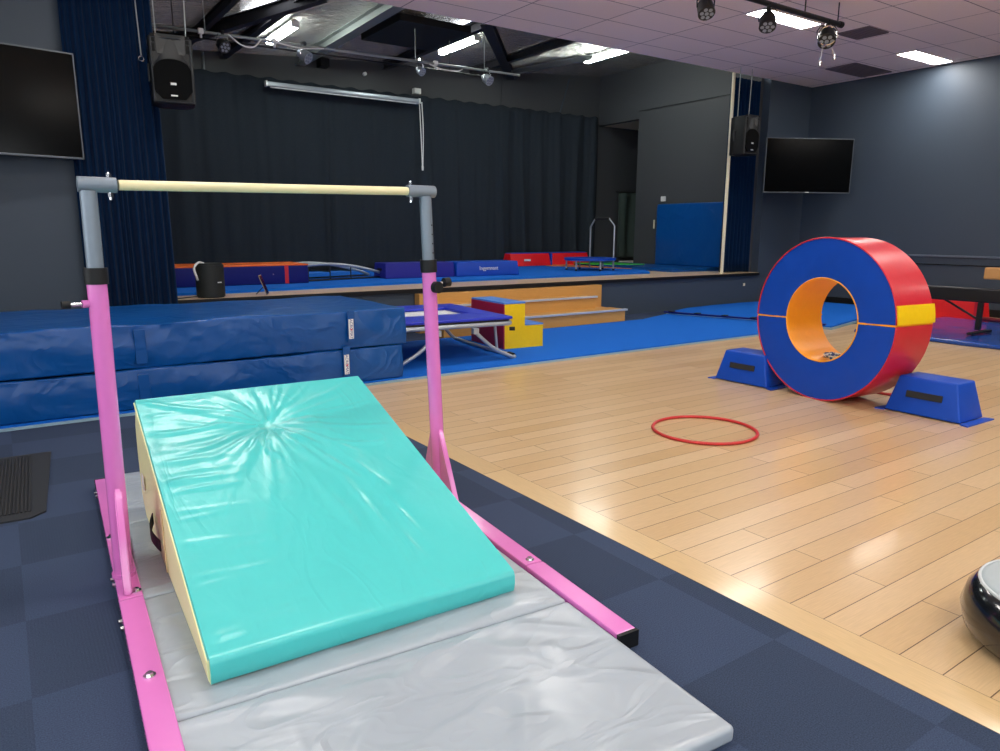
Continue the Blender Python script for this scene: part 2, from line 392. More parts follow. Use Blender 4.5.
# conduits on the stage's back wall
struct('trim_5', C((3.0, YB-.02, 3.72), (3.0, YB-.02, 4.06), .02, seg=8), GALV)
struct('trim_6', C((10.25, YB-.02, 3.76), (10.5, YB-.02, 4.5), .014, seg=8), WALL)
struct('trim_7', C((8.72, YB-.02, 3.78), (8.76, YB-.02, 4.42), .01, seg=8), WALLK)
# sloping foil roof above the stage
bm = bmesh.new()
x0, x1, y0, y1 = .05, 11.6, YS+.15, YB+.15
lo = [bm.verts.new((x, y, rz_(x))) for x, y in ((x0, y0), (x1, y0), (x1, y1), (x0, y1))]
hi = [bm.verts.new((v.co.x, v.co.y, v.co.z+.08)) for v in lo]
bm.faces.new(lo); bm.faces.new(hi[::-1])
for i in range(4): bm.faces.new((lo[i], lo[(i+1) % 4], hi[(i+1) % 4], hi[i]))
struct('ceiling_stage', bm, FOIL)
# skirting, dado rails on the right wall
struct('baseboard_right', bb(XR-.02, XR, YN, YS, 0, .12), BLACK)
struct('trim_8', bb(XR-.03, XR, YN, 6.9, .905, .935, .004), mat('rail_paint', '5c6674', .4))
struct('trim_9', bb(XR-.015, XR, YN, 6.9, .775, .79), BLACK)
struct('baseboard_front_right', bb(11.6, XR-.02, YS-.02, YS, 0, .12), BLACK)

# roof members
def beam(a, b, w, h, m, name, label, cat='beam', group=None):
    a = Vector(a); b = Vector(b); d = b-a; L = d.length
    q = d.to_track_quat('Y', 'Z').to_matrix().to_4x4()
    bm = bmesh.new()
    for c, s in (((0, 0, h/2), (w, L, .012)), ((0, 0, -h/2), (w, L, .012)), ((0, 0, 0), (.014, L, h))): box(bm, c, s)
    bmesh.ops.transform(bm, matrix=Matrix.Translation((a+b)/2) @ q, verts=bm.verts)
    return tag(obj(name, bm, m), label, cat, group)
beam((2.0, 12.6, rz_(2.0)-.12), (3.45, 8.6, rz_(3.45)-.12), .1, .14, DARKBEAM, 'roof_beam', 'dark steel rafter slanting over the left of the stage above the hung loudspeaker')
beam((8.95, 12.62, rz_(8.95)-.10), (5.95, 9.0, rz_(5.95)-.10), .16, .12, DARKBEAM, 'roof_beam', 'dark steel rafter coming down steeply to the corner right of the spotlights')
beam((2.6, 12.6, rz_(2.6)-.07), (2.6, 8.6, rz_(2.6)-.07), .07, .12, DARKBEAM, 'roof_purlin', 'dark purlin nearest the left curtain under the foil roof')
beam((3.30, 12.6, rz_(3.3)-.06), (3.30, 8.6, rz_(3.3)-.06), .10, .10, DARKBEAM, 'roof_purlin', 'dark purlin just left of the left fluorescent light')
beam((4.56, 12.6, rz_(4.5)-.07), (4.46, 8.6, rz_(4.5)-.07), .16, .13, GALV, 'roof_purlin', 'pale galvanised purlin left of the black ceiling board')
beam((6.12, 12.6, rz_(6.1)-.07), (6.12, 8.6, rz_(6.1)-.07), .10, .12, DARKBEAM, 'roof_purlin', 'dark purlin between the black ceiling board and the middle fluorescent light')
beam((7.95, 12.6, rz_(7.9)-.07), (7.95, 8.6, rz_(7.9)-.07), .1, .12, DARKBEAM, 'roof_purlin', 'dark purlin crossing above the steep rafter')
beam((8.75, 12.4, rz_(8.75)-.08), (9.35, 10.6, rz_(9.35)-.08), .08, .08, GALV, 'roof_strut', 'pale strut leading from the rafter foot to the right fluorescent light', 'strut')
for i, (x, ya, yb, lb) in enumerate(((3.62, 10.12, 11.25, 'fluorescent batten light under the roof, leftmost of the three'),
                                 (6.42, 9.96, 11.06, 'fluorescent batten light beside the black ceiling board, middle of the three'),
                                 (9.4, 9.75, 10.85, 'fluorescent batten light by the right stage wall, rightmost of the three'))):
    t = thing('fluorescent_light', lb, 'light', (x, (ya+yb)/2, rz_(x)-.12), group='fluorescent lights over the stage')
    h = (yb-ya)/2
    obj('housing', B(((0, 0, .062), (.07, 2*h, .03)), bev=.004), WHITE, t)
    obj('diffuser', B(((0, 0, .012), (.105, 2*h-.04, .07)), bev=.02), TUBE, t, smooth=True, auto=40)
    for s_ in (-1, 1): obj('end_cap', B(((0, s_*h, .015), (.11, .03, .08)), bev=.006), WHITE, t)
    obj('hanger', C((0, -h*.7, .08), (0, -h*.7, .121), .012), GALV, t); obj('hanger', C((0, h*.7, .08), (0, h*.7, .121), .012), GALV, t)
# thin glowing sheets stand in for the tubes' bright glare on the foil
GLARE = mat('foil_glare', 'ffffff', .6, emit=('f2f6ff', 5))
for x, y, lx, ly, lb in ((3.07, 9.75, .16, 1.3, 'glowing sheet painting bright glare on the foil beside the left fluorescent light'), (5.93, 9.95, .1, 1.3, 'glowing sheet painting bright glare on the foil by the black ceiling board'), (8.75, 9.6, .2, .9, 'glowing sheet painting bright glare on the foil left of the right fluorescent light')):
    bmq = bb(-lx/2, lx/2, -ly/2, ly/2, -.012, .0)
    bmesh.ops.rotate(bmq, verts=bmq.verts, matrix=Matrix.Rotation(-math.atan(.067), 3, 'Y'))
    o = obj('foil_glare_patch', bmq, GLARE); o.location = (x, y, rz_(x)-.004); tag(o, lb, 'skylight')
t = tag(obj('ceiling_board', B(((5.3, 9.87, rz_(5.3)-.14), (1.12, 1.25, .09)), bev=.004), DKTILE), 'flat black board hung under the foil roof between purlins', 'board')
# hanging lighting bar on the stage
def spotlight(x, y, z, lb, grp, tilt=.6, yaw=0., s=1., m=BLACKM, hz=.15):
    t = thing('spotlight', lb, 'spotlight', (x, y, z), yaw, grp)
    # yoke hangs from the clamp at z+hz
    obj('clamp', B(((0, 0, hz-.01), (.04*s, .06*s, .06*s)), bev=.004), CHROME if m is STEEL else BLACK, t)
    obj('yoke', tube([(-.085*s, 0, 0), (-.09*s, 0, .06*s), (-.06*s, 0, hz-.03), (.06*s, 0, hz-.03), (.09*s, 0, .06*s), (.085*s, 0, 0)], .007*s, 6), CHROME if m is STEEL else BLACKM, t)
    d = Vector((0, -math.cos(tilt), -math.sin(tilt)))
    b = bmesh.new(); cyl(b, -d*.11*s, -d*.04*s, .04*s, .075*s, 18); cyl(b, -d*.04*s, d*.08*s, .078*s, .085*s, 18)
    obj('housing', b, m, t, smooth=True, auto=35)
    u = Vector((1, 0, 0)); v = d.cross(u)
    l = bmesh.new()
    for k in range(7):
        o_ = d*.081*s if k == 6 else d*.081*s+.05*s*(math.cos(k*PI/3)*u+math.sin(k*PI/3)*v)
        cyl(l, o_-d*.004, o_+d*.004, .02*s, seg=10)
    obj('lens', l, mat('lens_glass', '8d949c', .15), t)
    return t
tag(obj('lighting_bar', tube([(1.2, 9.5, 3.585), (4, 9.5, 3.615), (6.9, 9.5, 3.65)], .018, 10), GALV, smooth=True), 'long galvanised pipe hung across the stage carrying spotlights', 'pipe')
tag(obj('lighting_bar', tube([(1.6, 9.75, 3.58), (6.6, 9.75, 3.62)], .013, 8), BLACKM, smooth=True), 'thin dark pipe just behind the galvanised lighting pipe', 'pipe')
for x in (2.3, 5.1, 6.25):
    tag(obj('hanger_rod', C((x, 9.5, 3.575+.012*x), (x, 9.5, rz_(x)+.01), .006, seg=6), GALV), 'thin rod holding the stage lighting pipe up to the roof', 'rod', 'hanger rods of the stage lighting pipe')
for x, y_ in ((2.0, 3.62), (5.8, 3.64)):
    tag(obj('hanger_rod', C((x, 9.75, y_-.04), (x, 9.75, rz_(x)+.01), .008, seg=6), BLACKM), 'thin dark rod holding the rear pipe up to the roof', 'rod', 'hanger rods of the rear pipe')
for i, (x, lb, s) in enumerate(((2.49, 'black round spotlight on the stage pipe, first right of the left loudspeaker', 1), (3.5, 'white spotlight on the stage pipe, second from the left loudspeaker', 1.05),
                             (5.17, 'small silver spotlight on the stage pipe above the roller screen end', .8), (6.3, 'silver spotlight at the right end of the stage pipe', 1.0))):
    spotlight(x, 9.5, 3.45+.012*x, lb, 'spotlights on the stage pipe', .55, .25 if i != 1 else .6, s*.85, BLACKM if i == 0 else STEEL)
for i, pts in enumerate((((2.55, 9.46, 3.605), (2.7, 9.45, 3.5), (2.85, 9.46, 3.5), (2.95, 9.47, 3.605)), ((3.05, 9.46, 3.605), (3.3, 9.45, 3.57), (3.5, 9.46, 3.57), (3.75, 9.47, 3.605)), ((5.3, 9.46, 3.605), (5.5, 9.45, 3.56), (5.75, 9.46, 3.57), (5.85, 9.47, 3.605)))):
    tag(obj('cable', tube(smoothpath(pts), .009, 6), WHITE, smooth=True), ('pale cable looping under the stage pipe beside the black round spotlight', 'pale cable sagging left of the white spotlight on the pipe', 'pale cable sagging between the two silver spotlights')[i], 'cable')
for x, lb in ((2.25, 'small white junction clamp by the left loudspeaker on the stage pipe'), (3.12, 'small white clamp between the two left stage spotlights'), (5.42, 'small white clamp right of the small silver spotlight')):
    tag(obj('pipe_clamp', B(((x, 9.5, 3.575+.012*x), (.06, .05, .06)), ((x, 9.5, 3.53+.012*x), (.025, .03, .06)), bev=.006), WHITE), lb, 'clamp')
# ------------------------------------------------------------------ hall ceiling fittings
def panel_light(cx, cy, lb):
    t = thing('ceiling_light', lb, 'light', (cx, cy, CE), group='panel lights in the hall ceiling')
    w, d = .575, .143
    obj('frame', B(((0, d, -.006), (2*w, .012, .012)), ((0, -d, -.006), (2*w, .012, .012)), ((w, 0, -.006), (.012, 2*d, .012)), ((-w, 0, -.006), (.012, 2*d, .012))), WHITE, t)
    obj('diffuser', B(((0, 0, -.004), (2*w-.012, 2*d-.012, .006))), PANEL, t)
PX = [.73+.59, 4.27+.59, 8.40, 11.95]
for x in PX:
    for y in (5.95, 2.43, -1.09):
        vis = y > 5 and x > 8
        lb = ('glowing panel light behind the black lighting track in the hall ceiling' if x < 9 else 'glowing panel light beside the right wall in the hall ceiling') if vis else 'rectangular panel light set in the hall ceiling over the room'
        if x < 5 and y > 5: y = 5.95
        panel_light(x, y, lb)
def vent(x0, x1, y0, y1, lb):
    t = thing('ceiling_vent', lb, 'vent', ((x0+x1)/2, (y0+y1)/2, CE)); hx, hy = (x1-x0)/2, (y1-y0)/2
    obj('frame', B(((0, hy, -.008), (2*hx, .02, .016)), ((0, -hy, -.008), (2*hx, .02, .016)), ((hx, 0, -.008), (.02, 2*hy, .016)), ((-hx, 0, -.008), (.02, 2*hy, .016))), LOUVRE, t)
    b = bmesh.new(); n = 9
    for k in range(n): box(b, (0, -hy+2*hy*(k+.5)/n, -.006), (2*hx-.02, .035, .008))
    obj('grille', b, LOUVRE, t)
    obj('backing', B(((0, 0, -.001), (2*hx-.02, 2*hy-.02, .003))), mat('vent_dark', '3a3338', .8), t)
vent(9.58, 10.06, 5.53, 5.95, 'small square grey grille right of the track in the ceiling')
vent(11.42, 12.5, 6.75, 7.25, 'wide dark grille near the corner above the right television')
tk = thing('lighting_track', 'black lighting track slung under the hall ceiling beside the panel light', 'track', (8.3, 5.2, 3.68))
obj('bar', tube([(-2.6, 0, 0), (.1, 0, 0)], .028, 10), BLACKM, tk, smooth=True, auto=40)
for x in (-2.2, -.6, .05): obj('hanger', C((x, 0, .0), (x, 0, .231), .008, seg=6), BLACKM, tk)
obj('end_cap', C((.08, 0, 0), (.14, 0, 0), .035), BLACK, tk)
spotlight(6.05, 5.2, 3.48, 'black spotlight against the ceiling tiles, leftmost on the hall track', 'spotlights on the hall track', 1.0, -.5, 1.0, BLACKM, hz=.18)
spotlight(7.05, 5.2, 3.51, 'black spotlight in front of the glowing ceiling panel', 'spotlights on the hall track', 1.0, -.9, 1.05, BLACKM, hz=.15)
t = spotlight(8.15, 5.2, 3.51, 'silver and black mirrored spotlight at the right end of the hall track', 'spotlights on the hall track', .8, -.9, 1.15, BLACKM, hz=.15)
obj('reflector', tube([(.1*math.cos(a), -.06, .1*math.sin(a)) for a in [2*PI*k/20 for k in range(20)]], .012, 6, True), CHROME, t)
for dx, dz in ((-.05, -.26), (.1, -.2)):
    obj('cable', tube([(dx*.5, 0, -.08), (dx, 0, dz)], .004, 5), WHITE, t); obj('plug', C((dx, 0, dz), (dx, 0, dz-.05), .011, seg=8), CHROME, t)

# ------------------------------------------------------------------ curtains
o = obj('stage_curtain', move(pleats(.70, 1.48, .02, CE-.005, .04, 12, 3, flare=.06), (.0, 8.16, 0)), VELVET, smooth=True)
tag(o, 'dark blue velvet curtain gathered at the left side of the stage', 'curtain', 'blue velvet stage curtains')
o = obj('stage_curtain', move(pleats(10.68, 11.6, SZ+.015, CE-.01, .05, 11, 5), (.0, 8.5, 0)), VELVET, smooth=True)
tag(o, 'dark blue velvet curtain gathered at the right side of the stage', 'curtain', 'blue velvet stage curtains')
def folds(x0, x1, z0, z1, seed, y, spots):
    nx, nz_ = 240, 30
    def f(u, v):
        x = x0+(x1-x0)*u; s = 0
        for c, w, a in spots: s += a*math.exp(-((x-c-.05*math.sin(2.2*v+c))/w)**2)*(.35+.65*(1-v))
        return 1.5*s+.05*nz(x*3.5, v*1.1, seed)+.03*nz(x*9, v*1.6, seed+3)
    bm = bmesh.new(); F = []; K = []
    for j in range(nz_+1):
        v = j/nz_
        F.append([bm.verts.new((x0+(x1-x0)*i/nx, y+f(i/nx, v), z0+(z1-z0)*v+.015*(math.sin(i*.8) if j == nz_ else 0))) for i in range(nx+1)])
        K.append([bm.verts.new((p.co.x, p.co.y+.01, p.co.z)) for p in F[-1]])
    for j in range(nz_):
        for i in range(nx):
            bm.faces.new((F[j][i], F[j][i+1], F[j+1][i+1], F[j+1][i])); bm.faces.new((K[j][i+1], K[j][i], K[j+1][i], K[j+1][i+1]))
        for i in (0, nx): bm.faces.new((F[j][i], F[j+1][i], K[j+1][i], K[j][i]))
    for i in range(nx):
        for j in (0, nz_): bm.faces.new((F[j][i], F[j][i+1], K[j][i+1], K[j][i]))
    return bm
sp = [(4.9, .03, -.07), (4.98, .04, .05), (6.9, .03, -.05), (7.6, .03, .05), (8.6, .05, -.06), (9.0, .05, .05)]
sp += [(8.9+.24*k, .06, -.10 if k % 2 else .05) for k in range(11)]
o = obj('back_curtain', folds(.35, 11.2, SZ+.03, 3.75, 11, 12.45, sp), BLACKCLOTH, smooth=True)
tag(o, 'wide black cloth curtain covering the back wall of the stage', 'curtain')
b = pleats(11.95, 12.75, SZ+.13, 2.18, .035, 3.2, 9, nx=50, drift=.05); move(b, (0, 12.5, 0))
tag(obj('small_curtain', b, GREENCLOTH, smooth=True), 'small dark green cloth hanging in the doorway recess of the stage', 'curtain')
tag(obj('curtain_rail', C((11.85, 12.5, 2.19), (12.85, 12.5, 2.19), .014), BLACKM), 'thin rail holding the small dark green cloth', 'rail')
tag(obj('floor_board', bb(11.9, 13.1, 12.36, 12.4, SZ, SZ+.06), WHITE), 'pale board lying at the foot of the small dark green cloth', 'board')

# roller screen case with cord
t = thing('roller_screen', 'long silver projector screen case hung above the black stage curtain', 'projector screen', (5.24, 12.25, 3.60))
L = 1.38
obj('case', B(((0, 0, .02), (2*L, .08, .07)), bev=.02), STEEL, t, smooth=True, auto=30)
obj('weight_bar', B(((0, -.02, -.03), (2*L-.1, .02, .016)), bev=.004), WHITE, t)
for s in (-1, 1): obj('end_cap', B(((s*(L+.01), 0, .02), (.03, .09, .09)), bev=.006), WHITE, t); 
for s in (-1, 1): obj('bracket', B(((s*(L-.15), .22, .02), (.04, .36, .04))), GALV, t)
obj('cord', tube(smoothpath([(L-.02, -.07, .0), (L+.0, -.07, -.5), (L+.02, -.07, -1.12)]), .009, 6), WHITE, t)
obj('cord', tube(smoothpath([(L+.03, -.07, .0), (L+.05, -.07, -.5), (L+.03, -.07, -1.12)]), .009, 6), WHITE, t)
obj('cord_weight', C((L+.025, -.07, -1.12), (L+.025, -.07, -1.2), .018), WHITE, t)
tag(obj('junction_box', B(((6.78, 12.61, 3.86), (.14, .1, .1)), bev=.01), WHITE), 'small white box on the wall above the roller screen end', 'box')
tag(obj('sensor', C((5.75, YB-.06, 4.05), (5.75, YB, 4.05), .03), WHITE, smooth=True, auto=40), 'small round white sensor on the wall above the roller screen', 'sensor')
tag(obj('vent_box', B(((4.95, YB-.1, 4.12), (.16, .2, .14)), bev=.01), BLACK), 'small black box mounted high on the stage back wall', 'box')
tag(obj('light_switch', B(((XW-.012, 10.62, 1.96), (.024, .12, .1)), bev=.004), WHITE), 'white light switch on the stage side wall above the blue wall mat', 'switch')

# ------------------------------------------------------------------ loudspeakers hung from the ceiling
def loudspeaker(loc, rz, lb, w=.38, h=.605, d=.34):
    t = thing('loudspeaker', lb, 'speaker', loc, rz, 'black loudspeakers hung by the stage')
    b = bmesh.new()
    pts = [(-w/2, -d/2), (w/2, -d/2), (w/2, d*.1), (w*.3, d/2), (-w*.3, d/2), (-w/2, d*.1)]
    prism(pts, 0, h, b); bmesh.ops.bevel(b, geom=list(b.edges), offset=.02, segments=3, affect='EDGES', profile=.6)
    obj('cabinet', b, BLACK, t, smooth=True, auto=40)
    f = -d/2
    obj('front_frame', tube([(-w/2+.02, f, .02), (w/2-.02, f, .02), (w/2-.02, f, h-.02), (-w/2+.02, f, h-.02)], .012, 8, True), mat('dark_grey_trim', '2a2d30', .5), t)
    # arched woofer grille
    g = []; n = 18; R = w*.43
    for k in range(n+1):
        a = PI*k/n; g.append((R*math.cos(a), .3+R*.62*math.sin(a)))
    g += [(-R, .12), (-R*.62, .045), (R*.62, .045), (R, .12)]
    b = bmesh.new(); A = [b.verts.new((x, f-.022, z)) for x, z in g]; D = [b.verts.new((x*1.03, f+.002, z)) for x, z in g]
    b.faces.new(A)
    for i in range(len(g)): b.faces.new((A[i], A[(i+1) % len(g)], D[(i+1) % len(g)], D[i]))
    obj('woofer_grille', b, mat('grille_mesh', '0a0b0c', .9, spec=.1, bump=.6, bscale=300, bdist=.003), t)
    # horn: four sloped sides going in behind the front
    b = bmesh.new(); o4 = [(-.12, .445), (.12, .445), (.13, .62), (-.13, .62)]; i4 = [(-.025, .53), (.025, .53), (.025, .57), (-.025, .57)]
    O = [b.verts.new((x, f-.014, z)) for x, z in o4]; I = [b.verts.new((x, f-.0008, z)) for x, z in i4]
    for i in range(4): b.faces.new((O[i], O[(i+1) % 4], I[(i+1) % 4], I[i]))
    b.faces.new(I)
    obj('horn', b, mat('horn_plastic', '141618', .5), t)
    b = bmesh.new()
    ar = [(-R*1.04, .31), (-.10, .43), (0, .47), (.10, .43), (R*1.04, .31), (R*.72, .455), (0, .51), (-R*.72, .455)]
    n2 = 16; up = []; dn = []
    for k in range(n2+1):
        x = -R+2*R*k/n2; dn.append((x, .3+R*.64*math.sqrt(max(0, 1-(x/R)**2)))); up.append((x, .31+.17*math.exp(-(x/.085)**2)+.10*math.sqrt(max(0, 1-(x/R)**2))))
    DV = [b.verts.new((x, f-.024, z)) for x, z in dn]; UV = [b.verts.new((x, f-.004, max(z, dn[i][1]+.004))) for i, (x, z) in enumerate(up)]
    for i in range(n2): b.faces.new((DV[i], DV[i+1], UV[i+1], UV[i]))
    obj('horn_lip', b, mat('horn_lip_grey', '1d1f21', .6), t, smooth=True)
    for s in (-1, 1):
        for z in (.5, .585): obj('port', B(((s*w*.4, f-.003, z), (.035, .01, .07)), bev=.003), mat('port_dark', '050506', .9), t)
    obj('badge', B(((.0, f-.025, .18), (.05, .006, .022)), bev=.002), WHITE, t)
    obj('badge', B(((.0, f-.024, .075), (.06, .005, .014)), bev=.001), WHITE, t)
    for s in (-1, 1): obj('handle', B(((s*(w/2+.004), .03, h*.5), (.02, .05, .16)), bev=.006), BLACKM, t)
    return t
loudspeaker((1.57, 7.9, 2.48), -.13, 'black loudspeaker hung at the left edge of the stage opening')
loudspeaker((10.34, 7.95, 2.54), 0.0, 'black loudspeaker hung beside the right stage curtain')
for (x, y, z, x2, g) in ((1.46, 7.92, 3.085, 1.46, 0), (1.73, 7.92, 3.085, 1.75, 0), (10.20, 7.97, 3.14, 10.2, 1), (10.48, 7.97, 3.14, 10.5, 1)):
    tag(obj('suspension_wire', C((x, y, z), (x2, y, CE), .006, seg=6), GALV), ('thin steel wire holding the left loudspeaker to the ceiling', 'thin steel wire holding the right loudspeaker to the ceiling')[g], 'wire', ('wires of the left loudspeaker', 'wires of the right loudspeaker')[g])
t = thing('hanging_wire', 'loose steel wire with a ring hanging left of the left loudspeaker', 'wire', (1.30, 7.8, 2.9))
obj('wire', tube([(0, 0, 0), (-.01, 0, .4), (-.02, 0, CE-2.9)], .006, 6), GALV, t)
obj('ring', tube([(.022*math.cos(a), 0, -.03+.022*math.sin(a)) for a in [2*PI*k/14 for k in range(14)]], .006, 6, True), CHROME, t)

# ------------------------------------------------------------------ televisions
def tv(loc, az, w, h, lb, wallpts):
    """front centre at loc, az = azimuth of its width direction (towards image right)"""
    d = Vector((math.sin(az), math.cos(az), 0)); rz = math.atan2(d.y, d.x)
    t = thing('television', lb, 'television', loc, rz)
    obj('screen', B(((0, -.004, 0), (w-.02, .008, h-.025))), SCREEN, t)
    e = .012
    obj('bezel', B(((0, .0, h/2-e/2), (w, .03, e)), ((0, .0, -h/2+e/2), (w, .03, e*1.4)), ((w/2-e/2, .0, 0), (e, .03, h)), ((-w/2+e/2, .0, 0), (e, .03, h)), bev=.002), mat('tv_bezel', '5a6068', .35, metal=.5), t)
    obj('back_cover', B(((0, .03, 0), (w-.02, .05, h-.02)), bev=.01), BLACK, t)
    obj('logo', B(((0 if w < 1.6 else .0, -.018, -h/2+.01), (.07, .004, .01))), WHITE, t)
    # arm to the wall, in local space
    Mi = (Matrix.Translation(loc) @ Matrix.Rotation(rz, 4, 'Z')).inverted()
    pts = [(0, .05, 0)]+[tuple(Mi @ Vector(p)) for p in wallpts]
    obj('wall_arm', tube(pts, .03, 8), BLACKM, t)
    obj('mount_plate', B(((0, .065, 0), (.35, .03, .3))), BLACKM, t)
    return t
tv((-.04, 7.85, 2.415), math.radians(79.4), 1.63, .93, 'large flat television on the wall left of the blue velvet curtain', [(-.1, 8.15, 2.415), (-.15, YS, 2.415)])
tv((11.685, 7.585, 2.42), math.radians(117.2), 1.60, .91, 'flat television mounted across the far right corner of the hall', [(12.3, 7.95, 2.42), (XR-.0, 8.1, 2.42)])
for dx in (-.25, -.12):
    pass

# ------------------------------------------------------------------ stage steps and stage-floor mats
t = thing('stage_steps', 'wooden steps with pale nosings leading up to the stage', 'steps', (5.9, 8.25, 0))
obj('back_panel', bb(-1.53, 1.60, -.09, 0.04, 0, .505, .003), PLY, t)
obj('tread_box', bb(-1.40, 1.24, -.36, -.09, 0, .35, .003), PLY, t)
obj('tread_box', bb(-1.53, 1.51, -.70, -.36, 0, .175, .003), PLY, t)
obj('side_box', bb(1.24, 1.60, -.36, -.09, 0, .175, .003), PLY, t)
NOS = mat('pale_nosing', 'c3cad2', .35, metal=.3)
obj('nosing', bb(-1.41, 1.26, -.385, -.34, .35, .375, .003), NOS, t); obj('nosing', bb(-1.55, 1.54, -.725, -.67, .175, .2, .003), NOS, t)
obj('tread', bb(-1.41, 1.25, -.34, -.09, .35, .368), PLY, t); obj('tread', bb(-1.53, 1.53, -.67, -.36, .175, .193), PLY, t)

def slab(poly, z0, z1, m, name, lb, cat, edge=None, bev=.006):
    b = prism(poly, z0, z1)
    bmesh.ops.bevel(b, geom=list(b.edges), offset=bev, segments=2, affect='EDGES', profile=.6)
    return tag(obj(name, b, m), lb, cat)
o = slab([(1.0, 8.75), (2.09, 8.80), (4.75, 9.05), (9.45, 9.05), (9.9, 9.6), (9.9, 12.3), (1.0, 12.3)], SZ, SZ+.032, BLUECARPET, 'carpet_mat', 'bright blue carpet mat rolled out over the stage floor', 'mat')
# wing mats on the stage
o = slab([(10.1, 9.15), (11.36, 8.95), (11.36, 12.3), (10.2, 12.3)], SZ, SZ+.06, VINYL_BLUE, 'floor_mat', 'blue vinyl mat on the stage floor below the upright wall mat', 'mat')
b = bb(10.83, 12.0, 0, 0, 0, 0) if False else None
t = thing('wall_mat', 'large blue crash mat standing upright against the right stage wall', 'mat', (XW-.09, 9.82, SZ+.06))
def fnw(p, n):
    d = .02*nz(p.y*3, p.z*3, 1)
    fold = .03*math.exp(-((p.z-.35+.5*(p.y+.2))/.05)**2)*max(0, 1-abs(p.y-.1)/.6)
    return p+Vector((-(d+fold) if p.x < 0 else 0, 0, 0))
obj('cover', rbox((.12, 1.68, 1.22), .025, .06, fnw), VINYL_BLUE, t, smooth=True)
tag(obj('wall_socket', B(((XW-.01, 10.85, 1.45), (.02, .03, .18)), bev=.003), CREAMP), 'narrow pale switch plate beside the upright wall mat', 'switch')
# coloured strips behind the mini trampoline
slab([(10.02, 11.2), (10.9, 10.6), (10.95, 11.5), (10.1, 12.0)], SZ+.061, SZ+.075, GREEN, 'floor_marker', 'green flat marker lying behind the round mini trampoline', 'marker', bev=.002)
slab([(9.2, 11.7), (9.85, 9.9), (9.88, 12.0)], SZ+.033, SZ+.045, CORK, 'floor_marker', 'orange flat marker lying behind the round mini trampoline', 'marker', bev=.002)

ZC = SZ+.032
# orange topped navy beam block
t = thing('foam_block', 'long navy foam block with an orange top by the left curtain', 'foam block', (2.35, 9.86, ZC), -.01)
def soft(amp, s=3., sd=0):
    return lambda p, n: p+n*amp*nz(p.x*s+sd, p.y*s, p.z*s)
b = move(rbox((2.2, .8, .245), .012, .12, soft(.008, 4, 1)), (0, .15, 0)); obj('body', b, VINYL_NAVY, t, smooth=True, auto=50)
b = rbox((2.21, .81, .02), .008, .3); move(b, (0, .15, .237)); obj('top_cover', b, VINYL_ORANGE2, t, smooth=True, auto=50)
obj('red_stripe', bb(.775, .825, -.258, -.25, .003, .245), VINYL_RED, t)
for x in (-.1, .62): obj('eyelet', C((x, -.257, .13), (x, -.25, .13), .01), CHROME, t)
# silver arched frame with low blue net
t = thing('balance_arch', 'low silver arched tube frame beside the orange topped block', 'arch frame', (4.05, 10.15, ZC), .2)
arc = lambda y: [(-.72+1.5*u, y, .02+.215*(math.sin(PI*min(1, (u+.55)/1.55))**.8)) for u in [k/14 for k in range(15)]]
obj('rail', tube(arc(-.25), .022, 8), STEEL, t, smooth=True); obj('rail', tube(arc(.25), .022, 8), STEEL, t, smooth=True)
obj('base_rail', tube([(-.75, -.25, .018), (.75, -.25, .018)], .012, 8), BLACKM, t); obj('base_rail', tube([(-.75, .25, .018), (.75, .25, .018)], .012, 8), BLACKM, t)
for x in (-.6, -.25, .1):
    obj('cross_bar', tube([(x, -.25, .13), (x, .25, .13)], .01, 6), BLACKM, t)
    obj('strut', tube([(x, -.25, .015), (x, -.25, .21)], .008, 6), BLACKM, t)
obj('web', bb(-.7, .3, -.2, .2, .10, .108), mat('bright_blue_web', '1670d0', .6), t)
# blue beams on the stage
t = thing('foam_block', 'violet blue foam beam block, left of the two joined blocks', 'foam block', (5.27, 9.98, ZC), -.07, 'blue foam blocks on the stage')
b = frustum((1.15, .5), (1.13, .44), .225, .014); obj('body', b, VINYL_PURPLE, t, smooth=True, auto=50)
obj('hand_slot', B(((-.572, .0, .13), (.012, .16, .035)), bev=.003), BLACK, t)
t = thing('foam_block', 'royal blue foam beam block with white lettering, right of the two joined blocks', 'foam block', (6.43, 9.87, ZC), -.07, 'blue foam blocks on the stage')
b = frustum((1.15, .5), (1.11, .44), .225, .014); obj('body', b, VINYL_ROYAL, t, smooth=True, auto=50)
text('lettering', 'Ingymnast', .085, WHITE, frame_m((.0, -.247, .12), (1, 0, 0), (0, .13, 1)), t, .002)
# red foam gutter mats at the back
t = thing('folded_mat', 'long red folded mat with a blue top edge below the black curtain', 'mat', (9.50, 12.05, ZC), -.02)
for s in (-1, 1):
    b = frustum((1.0, .34), (.97, .22), .25, .012); move(b, (s*.52, 0, 0)); obj('panel', b, VINYL_RED2, t, smooth=True, auto=50)
obj('hinge_strip', bb(-.02, .02, -.155, .12, .0, .245), VINYL_ROYAL, t)
obj('top_strip', bb(-.98, .98, -.105, .105, .25, .266, .003), VINYL_ROYAL, t)
obj('label_patch', B(((-.62, -.162, .12), (.16, .006, .04)), bev=.001), WHITE, t)
